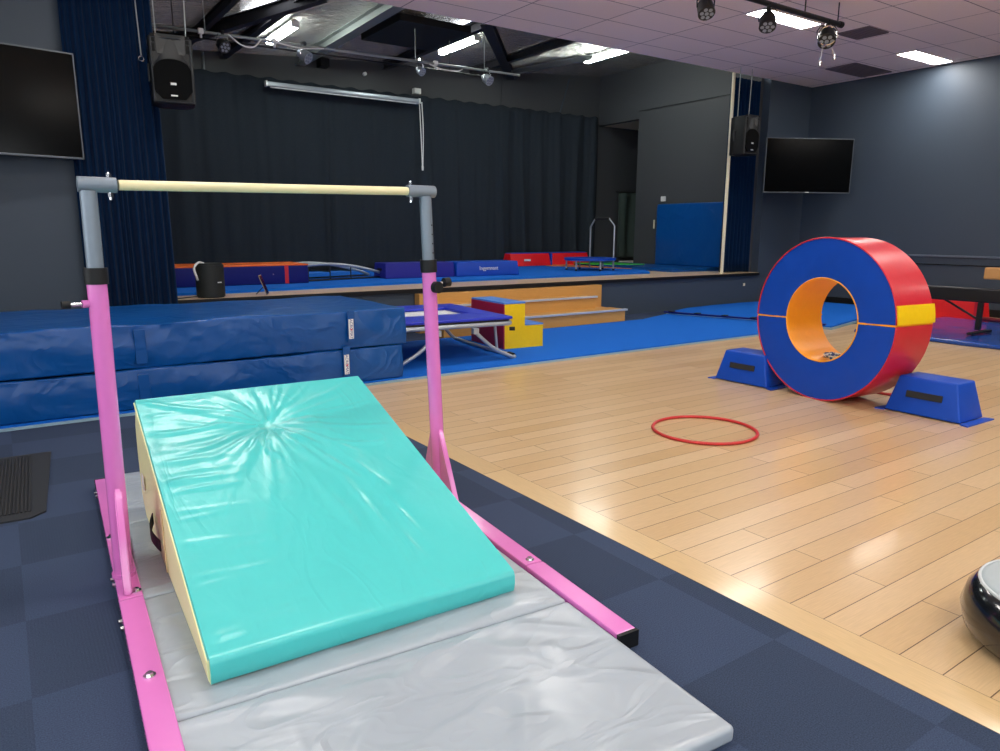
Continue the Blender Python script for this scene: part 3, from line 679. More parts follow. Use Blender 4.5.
# mini trampoline with handle
t = thing('mini_trampoline', 'small round blue trampoline with a raised silver handle bar', 'trampoline', (8.95, 10.08, ZC))
R = .44
ring = [(R*math.cos(a), R*math.sin(a), .19) for a in [2*PI*k/32 for k in range(32)]]
obj('frame_ring', tube(ring, .018, 8, True), STEEL, t, smooth=True)
b = bmesh.new()
def annulus(b, r0, r1, z0, z1, n=40):
    q = [(r0, z0), (r1, z0), (r1, z1), (r0, z1)]; rr = [[b.verts.new((r*math.cos(2*PI*k/n), r*math.sin(2*PI*k/n), z)) for r, z in q] for k in range(n)]
    for k in range(n):
        for j in range(4): b.faces.new((rr[k][j], rr[(k+1) % n][j], rr[(k+1) % n][(j+1) % 4], rr[k][(j+1) % 4]))
    return b
obj('pad_ring', annulus(b, .30, .475, .185, .225), VINYL_ROYAL, t, smooth=True, auto=30)
obj('jump_bed', C((0, 0, .198), (0, 0, .206), .30, seg=40), BLACK, t)
for k in range(6):
    a = 2*PI*k/6+.25; x, y = .43*math.cos(a), .43*math.sin(a)
    l = obj('leg', C((x, y, 0), (x, y, .19), .016, seg=10), STEEL, t); obj('foot', C((x, y, 0), (x, y, .03), .022, seg=10), BLACK, l)
hx = [(.29, .33, .02), (.29, .33, .78), (.31, .23, .93), (.38, -.08, .93), (.40, -.2, .8), (.40, -.2, .02)]
obj('handle_bar', tube(hx, .016, 8), STEEL, t); obj('grip', tube([hx[2], hx[3]], .022, 8), BLACK, t)

# portable loudspeaker and tablet on the stage edge
t = thing('portable_speaker', 'black upright portable speaker on the front edge of the stage', 'speaker', (1.90, 8.42, SZ), .05)
b = prism([(.15*math.cos(a)*(1 if math.cos(a) > 0 else 1), .15*math.sin(a)) for a in [2*PI*k/28 for k in range(28)]], 0, .37)
bmesh.ops.bevel(b, geom=[e for e in b.edges if abs(e.verts[0].co.z-e.verts[1].co.z) < .001], offset=.012, segments=2, affect='EDGES')
obj('body', b, mat('speaker_mesh', '0d1210', .6, bump=.4, bscale=200, bdist=.003), t, smooth=True, auto=40)
obj('badge', B(((.06, -.142, .17), (.05, .006, .012), .4)), WHITE, t)
obj('top_panel', C((0, 0, .37), (0, 0, .376), .13, seg=28), BLACK, t)
obj('carry_strap', tube(smoothpath([(-.06, -.02, .374), (-.12, -.04, .385), (-.18, -.08, .33), (-.165, -.09, .24), (-.148, -.06, .2)]), .012, 8), WHITE, t, smooth=True)
t = thing('tablet', 'small tablet leaning on a stand at the stage edge', 'tablet', (2.53, 8.43, SZ), 1.15)
for (nm, m_, th, of) in (('screen', SCREEN, .004, -.006), ('case', mat('tablet_case', '8d7a66', .6), .009, 0)):
    b = B(((0, of, .12), (.17, th, .24 if nm == 'case' else .22)), bev=.0015)
    bmesh.ops.rotate(b, verts=b.verts, cent=(0, 0, 0), matrix=Matrix.Rotation(-.35, 3, 'X')); obj(nm, b, m_, t)
obj('stand_leg', tube([(0, .035, .10), (0, .13, .005)], .006, 6), BLACKM, t)
tag(obj('cable', tube(smoothpath([(1.86, 8.57, SZ+.01), (1.72, 8.5, SZ+.006), (1.60, 8.42, SZ+.006), (1.5, 8.36, SZ+.006), (1.32, 8.34, SZ+.006)]), .005, 6), BLACK, smooth=True), 'thin black cable trailing left from the portable speaker', 'cable')

# ------------------------------------------------------------------ blue carpet in front of the stage
t = thing('carpet_runner', 'wide bright blue carpet mat unrolled across the hall in front of the stage', 'mat', (0, 0, 0))
obj('pile', prism([(-2.4, 5.61), (9.15, 5.61), (8.98, 6.6), (8.55, 7.8), (7.72, 7.5), (3.0, 7.45), (-2.4, 7.9)], .018, .032), BLUECARPET, t)
obj('foam_base', prism([(-2.4, 5.59), (9.2, 5.59), (9.0, 6.6), (8.57, 7.83), (7.72, 7.52), (3.0, 7.47), (-2.4, 7.92)], 0, .018), SKYEDGE, t)
t = thing('carpet_runner', 'bright blue carpet mat lying beyond the dark joining strap near the right wall', 'mat', (0, 0, 0))
obj('pile', prism([(9.18, 5.42), (10.45, 5.72), (12.3, 6.3), (12.3, 7.9), (11.2, 8.2), (10.2, 8.2), (9.4, 8.12), (8.62, 7.84), (9.03, 6.6)], .03, .05), BLUECARPET, t)
obj('foam_base', prism([(9.17, 5.40), (10.46, 5.70), (12.31, 6.28), (12.31, 7.91), (11.2, 8.22), (10.2, 8.22), (9.4, 8.14), (8.6, 7.85), (9.01, 6.6)], 0, .03), SKYEDGE, t)
t = thing('joining_strap', 'narrow dark blue strap with black buckles joining the two blue mats', 'strap', (8.55, 7.83, .05), math.atan2(5.5-7.83, 9.18-8.55))
Ls = math.hypot(5.5-7.83, 9.18-8.55)
obj('webbing', B(((Ls/2, 0, .012), (Ls, .07, .022)), bev=.004), VINYL_NAVY, t)
for k in range(6): obj('buckle', B(((.12+k*Ls/5.6, 0, .028), (.07, .1, .014)), bev=.004), BLACK, t)

# ------------------------------------------------------------------ crash mats
def crash(z0, h, xr, lb, seed, tagx, tagz, w=4.6, dep=1.45, sag=0.):
    t = thing('crash_mat', lb, 'mat', (xr-w/2, 5.62+dep/2, z0), 0., 'blue crash mats stacked by the carpet')
    def fn(p, n):
        d = .030*nz(p.x*1.6, p.y*1.6, seed)+.010*nz(p.x*5, p.z*9, seed+5)
        d += .012*abs(nz(p.x*3.2+p.z*2.5, seed+2, p.z*1.5))
        q = p.copy()
        tz = p.z/h
        if n.length > 0: q += n*d*.6
        elif p.z > h*.5: q.z += d*.9 + .02*math.sin(p.y*2.1)
        if abs(p.y) >= dep/2-.001 and n.length == 0: pass
        if p.y < -dep/2+.03:
            bulge = .012*math.sin(PI*tz)+.013*nz(p.x*2.4+1.7*tz, tz*1.5, seed+7)
            crease = -.02*max(0, 1-abs((p.x-1.1)+.3*tz-.1*nz(p.z*6, 1, seed))/.05)
            q.y -= bulge+crease*.6
            q.y += .018*abs(nz(p.x*5+tz*4, tz*2, seed+11))+.010*abs(nz(p.x*13-tz*6, tz*3, seed+1))
        if p.z < .02: q.z = max(0.0, p.z)
        if q.z < 0: q.z = 0
        return q
    obj('cover', rbox((w, dep, h), .013, .045, fn, stepz=.04), VINYL_BLUE, t, smooth=True)
    y = -dep/2-.034
    lx = tagx-(xr-w/2)
    obj('tag_backing', B(((lx+.005, y+.006, tagz+.02-z0), (.06, .012, .26))), VINYL_BLUE, t)
    lab = obj('care_tag', B(((lx, y-.004, tagz-z0), (.042, .004, .165))), WHITE, t, label='white printed fabric tag')
    s = 'ACROMAT'
    M = frame_m((lx+.0, y-.007, tagz-z0), (0, 0, -1), (1, 0, 0))
    text('lettering', s, .034, NAVYPRINT, M, lab, .0008)
    obj('print_mark', B(((lx+.002, y-.0075, tagz-z0-.005), (.012, .001, .014))), REDPRINT, lab)
    for px in (-.95,):
        obj('handle_strap', B(((.76-(xr-w/2), y+.02, h*.5), (.075, .02, h*.78)), bev=.004), VINYL_BLUE, t)
    for k in (-1, 1): obj('side_flap', B(((w/2+.004, k*.3, h*.5), (.012, .25, h*.7)), bev=.003), VINYL_BLUE, t)
    return t
crash(.034, .285, 2.83, 'thick blue crash mat at the bottom of the stack of two', 3, 2.295, .205)
crash(.33, .315, 2.87, 'thick blue crash mat on top of the stack of two', 17, 2.345, .50)

# ------------------------------------------------------------------ rectangular trampoline behind the crash mats
t = thing('trampoline', 'rectangular trampoline with blue padding, white bed and silver legs', 'trampoline', (3.56, 5.92, .032), -.10)
def rect(x0, x1, y0, y1, z, r=.05):
    out = []
    for cx, cy, a0 in ((x1-r, y0+r, -PI/2), (x1-r, y1-r, 0), (x0+r, y1-r, PI/2), (x0+r, y0+r, PI)):
        for k in range(5): a = a0+PI/2*k/4; out.append((cx+r*math.cos(a), cy+r*math.sin(a), z))
    return out
obj('frame', tube(rect(-.62, .62, -.02, 1.42, .365, .07), .022, 10, True), STEEL, t, smooth=True)
def pad(poly, z, th):
    b = prism(poly, z, z+th); bmesh.ops.bevel(b, geom=list(b.edges), offset=.012, segments=2, affect='EDGES', profile=.6); return b
PADM = mat('trampoline_pad', '1c2fb8', .4)
obj('pad', pad([(-.62, -.03), (.62, -.03), (.36, .42), (-.36, .42)], .405, .03), PADM, t); obj('pad', pad([(.62, -.03), (.62, 1.43), (.36, 1.05), (.36, .42)], .405, .03), PADM, t)
obj('pad', pad([(.62, 1.43), (-.62, 1.43), (-.36, 1.05), (.36, 1.05)], .405, .03), PADM, t); obj('pad', pad([(-.62, 1.43), (-.62, -.03), (-.36, .42), (-.36, 1.05)], .405, .03), PADM, t)
obj('jump_bed', bb(-.40, .40, .38, 1.09, .392, .402), BED, t)
for s in (-1, 1):
    l = obj('leg', tube(smoothpath([(s*.2, -.02, .30), (s*.40, -.01, .13), (s*.62, 0.0, .02), (s*.67, .08, .02), (s*.64, .62, .02), (s*.66, 1.3, .02), (s*.6, 1.38, .06), (s*.4, 1.4, .30)], 5), .02, 8), STEEL, t, smooth=True)
    obj('clamp', B(((s*.2, -.02, .31), (.06, .06, .06)), bev=.008), STEEL, l)
    obj('foot', C((s*.655, .02, .025), (s*.66, .12, .025), .026), BLACK, l)
    obj('upright', tube([(s*.62, .3, .02), (s*.59, .3, .33)], .016, 8), STEEL, l)
    obj('knob', C((s*.62, .04, .30), (s*.67, .02, .30), .02), BLACK, l)
obj('rim', tube(rect(-.61, .61, -.01, 1.41, .395, .07), .012, 8, True), BLACKM, t, smooth=True)

# yellow / red foam step stool
t = thing('foam_steps', 'two step yellow and maroon foam stool with blue tops', 'foam steps', (4.715, 6.72, .032), -.07)
def extr(poly, y0, y1, bm=None):   # poly in x,z
    bm = bm or bmesh.new(); a = [bm.verts.new((x, y0, z)) for x, z in poly]; b = [bm.verts.new((x, y1, z)) for x, z in poly]
    bm.faces.new(a); bm.faces.new(b[::-1]); n = len(poly)
    for i in range(n): bm.faces.new((a[i], b[i], b[(i+1) % n], a[(i+1) % n]))
    return bm
prof = [(-.24, 0), (.26, 0), (.26, .245), (.02, .245), (.02, .49), (-.24, .49)]
for y_ in (-.37, .35): obj('side_panel', extr(prof, y_, y_+.02), VINYL_YELLOW, t)
obj('core', extr([(x*.98, z) for x, z in prof], -.35, .35), VINYL_YELLOW, t)
obj('back_panel', bb(-.255, -.236, -.37, .37, 0, .49, .003), VINYL_MAROON, t)
LB = mat('light_blue_vinyl', '4f86d8', .4)
obj('tread', bb(-.25, .025, -.372, .372, .49, .51, .004), LB, t); obj('tread', bb(.02, .265, -.372, .372, .245, .262, .004), LB, t)

# ------------------------------------------------------------------ foam wheel
AX = Vector((.9917, -.1288, 0)); CW = Vector((5.215, 3.17, .63)); RO, RI, TW = .629, .325, .41
t = thing('foam_ring', 'large foam ring wheel with blue faces, red rim and orange inside', 'foam wheel', (CW.x, CW.y, -.001))
rzw = math.atan2(AX.y, AX.x); t.rotation_euler = (0, 0, rzw)
# local: x = axis (0..TW), y, z centre at .63
def ring_sector(a0, a1, r0, r1, xa, xb, n, faces, wob=0.):
    """faces: subset of 'o' outer, 'i' inner, 'f' front(x=xa), 'b' back"""
    b = bmesh.new(); rows = []
    for k in range(n+1):
        a = a0+(a1-a0)*k/n; row = {}
        m_ = 4
        for nm, (rr, xx) in {'fi': (r0, xa), 'fo': (r1, xa), 'bi': (r0, xb), 'bo': (r1, xb)}.items():
            row[nm] = b.verts.new((xx, rr*math.cos(a), .63+rr*math.sin(a)))
        mids = []
        for j in range(1, 6):
            rr = r0+(r1-r0)*j/6; w = wob*nz(math.cos(a)*5*rr*3, math.sin(a)*5, j*.7)+.008*math.sin(PI*j/6)
            mids.append((b.verts.new((xa-w, rr*math.cos(a), .63+rr*math.sin(a))), b.verts.new((xb+w, rr*math.cos(a), .63+rr*math.sin(a)))))
        row['m'] = mids; rows.append(row)
    for k in range(n):
        p, q = rows[k], rows[k+1]
        if 'o' in faces: b.faces.new((p['fo'], q['fo'], q['bo'], p['bo']))
        if 'i' in faces: b.faces.new((p['fi'], p['bi'], q['bi'], q['fi']))
        for f, s in (('f', 0), ('b', 1)):
            if f in faces:
                P = [p[f+'i']]+[m_[s] for m_ in p['m']]+[p[f+'o']]; Q = [q[f+'i']]+[m_[s] for m_ in q['m']]+[q[f+'o']]
                for j in range(len(P)-1): b.faces.new((P[j], P[j+1], Q[j+1], Q[j]))
    if 'c' in faces:
        for r_ in (rows[0], rows[-1]):
            b.faces.new([r_['fi']]+[m_[0] for m_ in r_['m']]+[r_['fo'], r_['bo']]+[m_[1] for m_ in r_['m']][::-1]+[r_['bi']])
    bmesh.ops.delete(b, geom=[v for v in b.verts if not v.link_faces], context='VERTS')
    return b
g = .012; TI = math.radians(-2)
for a0, a1 in ((g+TI, PI-g+TI), (PI+g+TI, 2*PI-g+TI)):
    h_ = obj('face_panel', ring_sector(a0, a1, RI, RO, 0, TW, 44, 'fb', .008), VINYL_ROYAL, t, smooth=True)
    obj('rim_cover', ring_sector(a0, a1, RI, RO, 0, TW, 44, 'oc'), VINYL_RED, t, smooth=True, auto=40)
    obj('lining', ring_sector(a0, a1, RI, RO, 0, TW, 44, 'i'), VINYL_ORANGE, t, smooth=True)
    obj('piping', tube([(-.003, RO*math.cos(a), .63+RO*math.sin(a)) for a in [a0+(a1-a0)*k/44 for k in range(45)]], .006, 6), VINYL_RED, t, smooth=True)
    obj('piping', tube([(-.003, RI*math.cos(a), .63+RI*math.sin(a)) for a in [a0+(a1-a0)*k/44 for k in range(45)]], .005, 6), VINYL_ORANGE, t, smooth=True)
for s in (-1, 1):
    c_, s_ = math.cos(TI)*s, math.sin(TI)*s
    b = bb(-.006, TW+.006, RI-.002, RO-.003, -.0065, .0065)
    for v in b.verts: v.co = Vector((v.co.x, v.co.y*c_-v.co.z*s_, .63+v.co.y*s_+v.co.z*c_))
    obj('seam_strip', b, VINYL_ORANGE, t)
# yellow strap flap on the near side of the rim
b = bmesh.new(); n = 8; rows = []
for k in range(n+1):
    a = PI+TI-.012-.215*k/n   # from seam upward on the near side (y negative)
    rows.append([b.verts.new((x, r*math.cos(a), .63+r*math.sin(a))) for r, x in ((RO+.002, -.004), (RO+.014, -.004), (RO+.014, TW+.004), (RO+.002, TW+.004))])
for k in range(n):
    for j in range(4): b.faces.new((rows[k][j], rows[k+1][j], rows[k+1][(j+1) % 4], rows[k][(j+1) % 4]))
b.faces.new(rows[0]); b.faces.new(rows[-1][::-1])
obj('closing_flap', b, VINYL_YELLOW, t, smooth=True, auto=40)
# small soft cloth toys in the wheel's hole
def crumple(loc, s, m, lb, seed, cat='cloth toy', nm='cloth_toy'):
    b = bmesh.new(); bmesh.ops.create_icosphere(b, subdivisions=4, radius=1)
    for v in b.verts:
        d = 1+.55*nz(v.co.x*1.7+seed, v.co.y*1.7, v.co.z*1.7)+.22*nz(v.co.x*5, v.co.y*5+seed, v.co.z*5)
        v.co = Vector((v.co.x*s[0]*d, v.co.y*s[1]*d, max(-.8, v.co.z)*s[2]*d))
    o = obj(nm, b, m, smooth=True); o.location = loc; return tag(o, lb, cat)
def patch_mat(name, c1, c2, sc):
    m = mat(name, c1, .8); nt = m.node_tree; v = nt.nodes.new('ShaderNodeTexVoronoi'); v.inputs['Scale'].default_value = sc
    r = nt.nodes.new('ShaderNodeValToRGB'); r.color_ramp.interpolation = 'CONSTANT'
    cs = c2; r.color_ramp.elements[0].color = lin(cs[0]); r.color_ramp.elements[1].position = .35; r.color_ramp.elements[1].color = lin(cs[1])
    e = r.color_ramp.elements.new(.65); e.color = lin(cs[2])
    sp_ = nt.nodes.new('ShaderNodeSeparateColor'); tc = nt.nodes.new('ShaderNodeTexCoord')
    nt.links.new(tc.outputs['Object'], v.inputs['Vector']); nt.links.new(v.outputs['Color'], sp_.inputs[0]); nt.links.new(sp_.outputs[0], r.inputs[0])
    nt.links.new(r.outputs[0], nt.nodes['Principled BSDF'].inputs['Base Color']); return m
PA = patch_mat('patterned_cloth', 'cccccc', ('d9dbd8', '3a4c74', 'b9b49a'), 45)
PB = patch_mat('red_patterned_cloth', 'cc8888', ('b84a5c', 'd8c4c0', '7c2c40'), 45)
bz = .63-RI
crumple((5.36, 3.11, bz+.03), (.055, .085, .026), PA, 'small crumpled white and navy patterned cloth in the wheel opening', 4)
crumple((5.40, 2.99, bz+.055), (.04, .05, .03), PB, 'small crumpled red and white cloth right of the patterned one', 9)

# ------------------------------------------------------------------ chock blocks
def chock(loc, rz, lb):
    t = thing('foam_block', lb, 'foam block', loc, rz, 'blue trapezoid blocks beside the wheel')
    # long axis local y, front face is -x
    b = frustum((.34, .53), (.25, .40), .265, .014); move(b, (0, 0, .006)); obj('body', b, VINYL_ROYAL, t, smooth=True, auto=50)
    for s in (-1, 1):
        b = bmesh.new(); prism([(-.175, s*.265), (.175, s*.265), (.195, s*.325), (-.195, s*.325)] if s < 0 else [(-.175, .265), (-.19, .325), (.19, .325), (.175, .265)], 0, .008, b)
        obj('base_flap', b, VINYL_ROYAL, t)
    b = B(((0, 0, 0), (.006, .25, .048)), bev=.001); bmesh.ops.rotate(b, verts=b.verts, cent=(0, 0, 0), matrix=Matrix.Rotation(math.atan2(.045, .277), 3, 'Y')); move(b, (-.1535, 0, .15))
    obj('grip_strip', b, RUBBER, t)
    return t
chock((5.37, 3.865, 0), .02, 'blue trapezoid foam block behind the wheel, on its left')
chock((5.49, 2.40, 0), -.02, 'blue trapezoid foam block in front of the wheel, on its right')
# hoops
def hoop(x, y, r, lb, z=.011):
    o = obj('hoop', tube([(r*math.cos(a), r*math.sin(a), 0) for a in [2*PI*k/72 for k in range(72)]], .0105, 8, True), mat('red_hoop_plastic', 'c22a2c', .35), smooth=True)
    o.location = (x, y, z); return tag(o, lb, 'hoop')
hoop(3.74, 3.03, .335, 'thin red plastic hoop lying on the open wooden floor')
hoop(6.15, 3.02, .345, 'thin red plastic hoop half hidden behind the foam wheel')

# ------------------------------------------------------------------ right wall equipment
t = thing('floor_mat', 'shiny blue vinyl mat under the black balance beam at the right', 'mat', (10.42, 3.0, 0))
obj('cover', rbox((2.5, 4.2, .05), .018, .12, soft(.012, 3, 5)), mat('glossy_blue_vinyl', '14469c', .22, bump=.3, bscale=4, bdist=.04, coat=.2, detail=2), t, smooth=True)
t = thing('foam_wedge', 'red foam block standing behind the black balance beam', 'foam block', (11.75, 5.3, .05))
b = frustum((.36, 1.7), (.30, 1.6), .36, .015); obj('body', b, VINYL_RED2, t, smooth=True, auto=50)
obj('seam_flap', bb(-.182, -.176, -.80, -.76, .01, .34), VINYL_RED, t)
t.location = (11.92, 5.5, 0.0)
def balance_beam(loc, ln, h0, hh, w, m, lb, legm, ys, curved=False):
    t = thing('balance_beam', lb, 'balance beam', loc)
    obj('beam', rbox((w, ln, hh), .02, .3, lambda p, n: p+Vector((0, 0, h0))), m, t, smooth=True, auto=50)
    for y in ys:
        l = obj('leg', B(((0, y, h0/2+.03), (.055, .055, h0-.05)), bev=.004), legm, t)
        obj('foot', B(((.06, y, .022), (.56, .07, .03)), bev=.008), legm, l)
        obj('brace', tube([(0, y, .18), (0, y+.42, h0+.005)], .014, 6), legm, l)
    return t
balance_beam((9.93, 3.52, .055), 3.4, .40, .17, .13, BLACKM, 'long black balance beam on T shaped legs in front of the right wall', BLACKM, (.42, -1.2))
t = thing('balance_beam', 'tan suede balance beam entering the picture at the right edge', 'balance beam', (10.10, 2.35, .05))
obj('beam', rbox((.12, 3.3, .145), .02, .3, lambda p, n: p+Vector((0, 0, .68))), TAN, t, smooth=True, auto=50)
DR = mat('dark_red_steel', '6b1420', .35, coat=.3)
for y in (1.2, -1.3):
    obj('bracket', B(((0, y, .66), (.14, .35, .03)), bev=.004), mat('pale_blue_bracket', '9db4d8', .4), t)
    l = obj('leg', tube(smoothpath([(.0, y+.15, .65), (.14, y-.05, .6), (.3, y-.2, .35), (.42, y-.15, .03)]), .022, 8), DR, t, smooth=True)
    obj('leg', tube(smoothpath([(.0, y-.1, .65), (-.14, y-.15, .6), (-.3, y-.25, .35), (-.42, y-.2, .03)]), .022, 8), DR, t, smooth=True)
tag(obj('bent_tube', tube(smoothpath([(11.55, 4.62, .05), (11.45, 4.4, .05), (11.35, 4.1, .07), (11.2, 3.7, .15)]), .03, 8), DR, smooth=True), 'dark red bent tube lying on the mat below the black beam', 'tube').location.z = .04

# black inflatable spot at right edge
t = thing('air_spot', 'round inflatable cushion with glossy black side and grey top at the right edge', 'cushion', (2.64, .67, 0))
b = bmesh.new(); prof = [(.22, 0), (.255, .010), (.287, .045), (.30, .10), (.287, .155), (.262, .19), (.245, .198)]; n = 64; rows = []
for k in range(n):
    a = 2*PI*k/n; rows.append([b.verts.new((r*math.cos(a), r*math.sin(a), z)) for r, z in prof])
for k in range(n):
    for j in range(len(prof)-1): b.faces.new((rows[k][j], rows[(k+1) % n][j], rows[(k+1) % n][j+1], rows[k][j+1]))
b.faces.new([r_[0] for r_ in rows]); b.faces.new([r_[-1] for r_ in rows])
obj('side_wall', b, BLACKPVC, t, smooth=True, auto=50)
b = bmesh.new(); q = [(0, .205), (.12, .209), (.235, .207), (.252, .199), (.252, .19)]; rows = []
ctr = b.verts.new((0, 0, .211))
for k in range(n):
    a = 2*PI*k/n; rows.append([b.verts.new((r*math.cos(a), r*math.sin(a), z)) for r, z in q[1:]])
for k in range(n):
    b.faces.new((ctr, rows[k][0], rows[(k+1) % n][0]))
    for j in range(len(q)-2): b.faces.new((rows[k][j], rows[(k+1) % n][j], rows[(k+1) % n][j+1], rows[k][j+1]))
obj('top_panel', b, GREYTOP, t, smooth=True)
obj('seam_ring', tube([(.254*math.cos(a), .254*math.sin(a), .196) for a in [2*PI*k/64 for k in range(64)]], .006, 6, True), mat('pale_seam', 'c7ced0', .4), t, smooth=True)

# ------------------------------------------------------------------ black rubber mat at the left
t = thing('door_mat', 'black ribbed rubber floor mat on the dark carpet tiles left of the pink bar', 'mat', (-.46, 4.35, 0), math.radians(-2))
b = bmesh.new(); prism([(-.58, -.56), (.47, -.56), (.53, -.50), (.57, .57), (-.58, .57)], 0, .008, b); obj('border', b, mat('mat_border', '22252a', .7), t)
b = bmesh.new()
for k in range(64):
    x = -.53+k*.0158
    box(b, (x, .02, .0105), (.009, 1.0, .007))
obj('ribs', b, RUBBER, t)

# ------------------------------------------------------------------ grey folding mat
RG = math.radians(-4.3)
t = thing('folding_mat', 'long grey vinyl folding mat lying between the pink rails', 'mat', (.165, 1.1, 0), RG)
GH = .048
def greyfn(i):
    def fn(p, n):
        q = p.copy()
        if p.z > GH*.5:
            ex = min(1, (.63-abs(p.x))/.08) if abs(p.x) < .63 else 0; ey = min(1, max(0, (.372-abs(p.y))/.05))
            # soft drag folds
            wx = p.x+.18*nz(p.x*1.6, p.y*1.6, i+2); wy = p.y+.18*nz(p.x*1.6, p.y*1.6, i+9)
            r1 = 1-min(1, abs(nz(wx*2.2+wy*1.6, wy*4.2-wx*1.0, 3+i*7))*5)
            r2 = 1-min(1, abs(nz(wx*6, wy*5+wx*3, 8+i))*5)
            q.z += ex*ey*(.0055*r1+.0028*r2*max(0, nz(p.x*2, p.y*2, 31)+.3)+.006*nz(p.x*2, p.y*2, 5))
        if abs(p.y) > .36 and 0 < p.z: q.y += -.004*math.copysign(1, p.y)*abs(nz(p.x*8, i, 1))
        return q
    return fn
for i in range(4):
    st = .0105 if i == 0 else .03
    b = rbox((1.275, .746, GH), .014, st if i == 0 else (.014 if i == 1 else .04), greyfn(i), stepz=.02)
    move(b, (.6375, .373+i*.75, 0)); obj('panel', b, VINYL_GREY, t, smooth=True, auto=60)
for i in range(3):
    obj('fold_strip', bb(.012, 1.263, .75*(i+1)-.012, .75*(i+1)+.008, .02, GH-.011), VINYL_GREY, t)

# ------------------------------------------------------------------ turquoise incline wedge
RW = math.radians(-2.3)
t = thing('incline_wedge', 'turquoise topped foam incline wedge with cream sides on the grey mat', 'wedge mat', (.358, 1.94, GH+.005), RW)
WX, WY, H0, H1 = 1.01, 1.43, .082, .53
def topz(x, y):
    z = H0+(H1-H0)*(y/WY)
    cx, cy = .48, 1.12; dx, dy = x-cx, y-cy; d = math.hypot(dx, dy*1.0)+1e-6; a = math.atan2(dy, dx)
    # radial folds gathered at one point, spreading and fading
    rip = nz(math.cos(a)*3.1+5, math.sin(a)*3.1, d*1.3)*1.0+.55*nz(math.cos(a)*8, math.sin(a)*8+3, d*2.2)
    rid = 1-2.6*abs(rip)
    env = math.exp(-(d/.30)**1.5)*min(1, d/.05)
    w = .010*max(-.3, rid)*env
    w -= .016*math.exp(-(d/.10)**2)
    # crease lines running from the left edge
    e = max(0, 1-abs(x-.10)/.26)*min(1, x/.04)
    w += .006*e*max(0, nz(x*3.0, y*24, 2)-.02)*2
    # long soft folds toward the front and the corner
    w += .0045*math.exp(-((dx-.12-.35*(-dy))/.05)**2)*(1 if dy < 0 else 0)*max(0, 1-abs(dy)/1.0)
    w += .005*math.exp(-((dx-.18-.22*(-dy))/.03)**2)*(1 if dy < 0 else 0)*max(0, 1-abs(dy)/.9)
    for (ax_, ay_, bx_, by_, am, wd) in ((.48, 1.13, .64, .86, .013, .016), (.56, 1.0, .72, .58, .010, .014), (.66, .92, .80, .52, .011, .014), (.63, .80, .70, .2, .008, .016), (.74, .66, .80, .18, .009, .012), (.70, .5, .76, .05, .006, .012), (.52, .8, .60, .3, .006, .02), (.90, .86, .66, .9, .008, .012), (.40, 1.0, .46, .82, .010, .013), (.34, .92, .44, 1.05, .009, .015), (.98, .98, .62, 1.04, .006, .012), (.02, 1.40, .40, 1.2, .010, .018), (.96, 1.40, .6, 1.18, .008, .02), (.0, 1.15, .42, 1.14, .008, .014), (.3, 1.42, .46, 1.2, .007, .012), (.12, 1.22, .44, 1.1, .006, .012), (.1, .98, .40, 1.08, .006, .014), (.75, 1.42, .52, 1.16, .007, .012), (.98, 1.2, .56, 1.12, .006, .014), (.62, .72, .5, 1.05, .008, .016), (.78, .8, .54, 1.08, .006, .014)):
        ux, uy = bx_-ax_, by_-ay_; L2 = ux*ux+uy*uy; tt = max(0, min(1, ((x-ax_)*ux+(y-ay_)*uy)/L2))
        dd = math.hypot(x-ax_-tt*ux, y-ay_-tt*uy+.012*math.sin(tt*5)); w += am*math.sin(PI*min(1, tt*.9+.1))*(math.exp(-(dd/wd)**2)-.3*math.exp(-(dd/(wd*2.4))**2))
    w += .006*nz(x*2, y*2, 6)
    ed = min(1, max(0, min(x, WX-x, y, WY-y)/.05))
    return z+w*ed
nxs, nys = 110, 150
xs = [WX*i/nxs for i in range(nxs+1)]; ys = [WY*j/nys for j in range(nys+1)]
b = bmesh.new(); G = [[b.verts.new((x, y, topz(x, y))) for x in xs] for y in ys]
for j in range(nys):
    for i in range(nxs): b.faces.new((G[j][i], G[j][i+1], G[j+1][i+1], G[j+1][i]))
# front lip (rounded) in turquoise
rows = [G[0]]
for (dy, dz) in ((-.008, -.006), (-.012, -.02), (-.013, -.045), (-.008, -.074), (.0, -.082)):
    rows.append([b.verts.new((x, dy, H0+dz)) for x in xs])
for k in range(len(rows)-1):
    for i in range(nxs): b.faces.new((rows[k][i], rows[k+1][i], rows[k+1][i+1], rows[k][i+1]))
# narrow turned-down edge over the sides
for i0 in (0, nxs):
    col = [G[j][i0] for j in range(nys+1)]; sg = -1 if i0 == 0 else 1
    dn = [b.verts.new((v.co.x+sg*.004, v.co.y, v.co.z-.012)) for v in col]
    for j in range(nys): b.faces.new((col[j], col[j+1], dn[j+1], dn[j]))
    if i0 == nxs:
        pass
# right end of the front lip
for i0 in (0, nxs):
    vs = [r_[i0] for r_ in rows]
    try: b.faces.new(vs)
    except ValueError: pass
obj('top_cover', b, VINYL_TEAL, t, smooth=True, auto=55, label='turquoise vinyl cover with gathered wrinkles')
